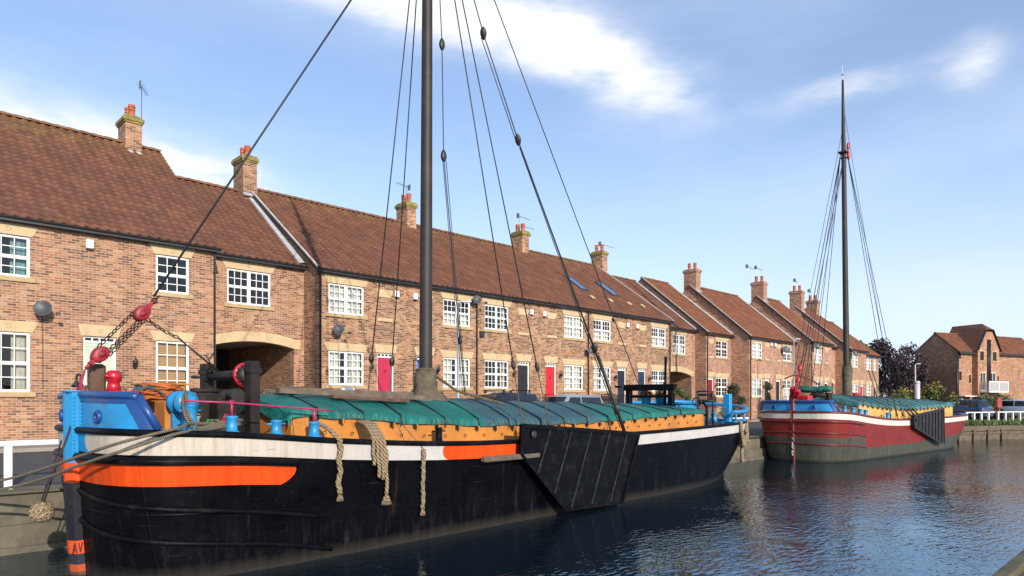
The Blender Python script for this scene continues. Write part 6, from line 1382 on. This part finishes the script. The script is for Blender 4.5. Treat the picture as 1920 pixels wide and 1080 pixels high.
# grass tufts along the bank
b = MB(); rnd = random.Random(77); E3 = EDGE[2:7]
for _ in range(5200):
    i = rnd.randrange(len(E3)-1); t = rnd.random(); x, y = lerp(E3[i][0], E3[i+1][0], t), lerp(E3[i][1], E3[i+1][1], t); d = Vector((E3[i+1][0]-E3[i][0], E3[i+1][1]-E3[i][1])).normalized(); o = abs(rnd.gauss(0, 2.2))+.05
    if i == 0: o = min(o, 1.2)
    p_ = Vector((x-d.y*o, y+d.x*o, 1.08)); h = rnd.uniform(.12, .45); a = rnd.uniform(0, PI); u = Vector((math.cos(a), math.sin(a), 0))*.06; l = Vector((rnd.uniform(-.15, .15), rnd.uniform(-.15, .15), h))
    b.add([p_-u, p_+u, p_+l], [(0, 1, 2)])
tag(b.build('grass', 'grass'), 'rough grass along the timber-faced bank', 'grass', kind='stuff')
# weed on the near bank edge
b = MB(); clump(b, [((0, 0, .06), .07)], 26, .05, random.Random(5)); tag(b.build('weed', 'leaf', None, (10.3, 1.41, 1.17)), 'small weed growing from the near quay edge', 'weed')
# the brick house at the right edge: gable end, projecting bay with balcony
HX = thing('brick_house', 'red brick house with white balcony and twin black pipes at the right edge', 'house', (85.9, 18.7, 1.1), R(-20))
M['brick_h'] = brick_mat('pink_brick', [(0.0, (0.20, 0.085, 0.05)), (0.3, (0.36, 0.15, 0.08)), (0.7, (0.44, 0.20, 0.11)), (1.0, (0.52, 0.31, 0.20))], (0.48, 0.36, 0.26))
ze = 7.45; gd = 4.8; zr = 9.45; Lh = 16.0; mh = [(0.25, 0.62, 6.4, 7.15), (0.15, 0.72, 4.1, 5.1), (2.0, 2.35, 3.85, 4.75)]
b = MB(); wall_grid(b, 0, Lh, -.3, ze, mh, .12)
b.add([(0, 0, -.3), (0, gd, -.3), (0, gd, ze), (0, gd/2, zr), (0, 0, ze)], [(4, 3, 2, 1, 0)]); b.add([(Lh, 0, -.3), (Lh, gd, -.3), (Lh, gd, ze), (Lh, gd/2, zr), (Lh, 0, ze)], [(0, 1, 2, 3, 4)]); b.quad((0, gd, -.3), (Lh, gd, -.3), (Lh, gd, ze), (0, gd, ze))
b.build('wall', 'brick_h', HX)
r_ = MB(); sl = (zr-ze)/(gd/2); roof_tiles(r_, -.15, 3.6, (-.3, ze-.3*sl), (gd/2, zr), .3, .34); roof_tiles(r_, 5.4, Lh, (-.3, ze-.3*sl), (gd/2, zr), .3, .34); r_.quad((-.15, gd+.3, ze-.3*sl), (Lh, gd+.3, ze-.3*sl), (Lh, gd/2, zr), (-.15, gd/2, zr), 1); r_.quad((-.15, -.3, ze-.3*sl-.08), (Lh, -.3, ze-.3*sl-.08), (Lh, gd/2, zr-.08), (-.15, gd/2, zr-.08), 1)
hr = r_.build('roof', ['tile_b', 'roof_flat'], HX); ridge(hr, -.15, Lh, gd/2, zr+.02, 'tile_b')
bx0, bx1, by = 2.55, 6.35, -0.6; cx = (bx0+bx1)/2; zh = 10.45
b = MB(); ho = [(2.95, 3.6, 6.3, 7.3), (5.2, 5.85, 6.3, 7.3), (3.05, 3.95, 3.02, 5.0), (4.75, 5.75, 3.02, 5.0), (5.98, 6.25, 3.9, 4.7)]
wall_grid(b, bx0, bx1, -.3, 7.6, ho, .12, y=by)
b.add([(bx0, by, 7.6), (bx1, by, 7.6), (cx+0.62, by, zh-.95), (cx-0.62, by, zh-.95)], [(0, 1, 2, 3)])
b.quad((bx0, by, -.3), (bx0, by, 7.6), (bx0, 0, 7.6), (bx0, 0, -.3)); b.quad((bx1, by, -.3), (bx1, 0, -.3), (bx1, 0, 7.6), (bx1, by, 7.6)); b.build('bay_wall', 'brick_h', HX)
r_ = MB(); yb = gd/2+1.0
for s_ in (-1, 1):
    e0 = cx+s_*(cx-bx0+.22); pts = [(e0, by-.2, 7.35), (cx+s_*0.65, by-.2, zh-.75), (cx, by+.7, zh), (cx, yb, zh), (e0, yb, 7.35)]; r_.add(pts if s_ > 0 else pts[::-1], [(0, 1, 2, 3, 4)])
    q = [(p[0], p[1], p[2]-.12) for p in pts]; r_.add([pts[0], pts[1], q[1], q[0]], [(0, 1, 2, 3)], 1); r_.add([pts[0], pts[1], (pts[1][0], by, pts[1][2]), (pts[0][0], by, pts[0][2])], [(0, 1, 2, 3)], 1)
r_.add([(cx-0.65, by-.2, zh-.75), (cx+0.65, by-.2, zh-.75), (cx, by+.7, zh)], [(0, 1, 2)]); r_.build('bay_roof', ['roof_flat', 'black'], HX)
for x0, x1, z0, z1, yy, w_ in [(*h, 0, 'brownwood') for h in mh]+[(*h, by, 'brownwood' if h[3]-h[2] < 1.9 else 'white') for h in ho]:
    f = MB(); e = .06; f.box(x0, x0+e, yy+.04, yy+.11, z0, z1); f.box(x1-e, x1, yy+.04, yy+.11, z0, z1); f.box(x0+e, x1-e, yy+.04, yy+.11, z0, z0+e); f.box(x0+e, x1-e, yy+.04, yy+.11, z1-e, z1); f.box((x0+x1)/2-.025, (x0+x1)/2+.025, yy+.045, yy+.105, z0+e, z1-e)
    wo = f.build('window', w_, HX); p_ = MB(); p_.quad((x0+e, yy+.09, z0+e), (x1-e, yy+.09, z0+e), (x1-e, yy+.09, z1-e), (x0+e, yy+.09, z1-e)); p_.build('pane', 'darkglass', wo)
    s_ = MB(); s_.box(x0-.08, x1+.08, yy-.05, yy+.03, z0-.12, z0-.004); s_.build('sill', 'sill', wo)
    s_ = MB(); s_.box(x0-.08, x1+.08, yy-.012, yy+.03, z1+.004, z1+.10); s_.build('head', 'stone', wo)
bl = MB(); bl.bbox(2.9, 6.3, by-1.0, by-.003, 2.80, 2.95, .02); bl.bbox(2.9, 6.3, by-1.0, by-.93, 3.92, 4.02, .01)
for i in range(28): bl.box(2.94+i*.12, 2.98+i*.12, by-.99, by-.95, 2.951, 3.919)
for x in (2.9, 4.55, 6.2): bl.box(x, x+.09, by-1.0, by-.91, 2.951, 4.05)
for i in range(6): bl.box(2.91, 2.95, by-.85+i*.14, by-.81+i*.14, 2.951, 3.93)
bl.build('balcony', 'white', HX)
for x in (4.22, 4.55): b = MB(); b.tube([(x, by-.10, 3.0), (x, by-.10, 8.6)], .085, 8); b.build('downpipe', 'black', HX)
for x in (0.02, -.18): b = MB(); b.tube([(x, -.10, -.2), (x, -.10, 7.2)], .06, 8); b.build('downpipe', 'black', HX)
for xa, xb in ((-.15, 2.5), (6.4, Lh)): b = MB(); b.box(xa, xb, -.42, -.30, 6.98, 7.15); b.build('gutter', 'black', HX)
b = MB(); b.bbox(0.1, 2.2, -.8, -.003, 2.35, 2.46, .02); b.build('porch_roof', 'white', HX)
b = MB(); b.box(0.25, 0.95, -.05, .05, -.2, 2.2); b.build('door', 'white', HX)
b = MB(); b.bbox(-.30, .30, -.12, .12, 1.15, 2.15, .08); b.bbox(-.33, .33, -.15, .15, 2.152, 2.24, .03); b.box(-.05, .05, -.05, .05, 0, 1.148)
tag(b.build('lifebuoy_box', simple('faded_red', (0.30, 0.045, 0.04), 0.7, 0.3, 4), None, (80.2, 14.0, 1.1), R(-35)), 'faded red lifebuoy box on a post between the hedge and the white van', 'lifebuoy box')
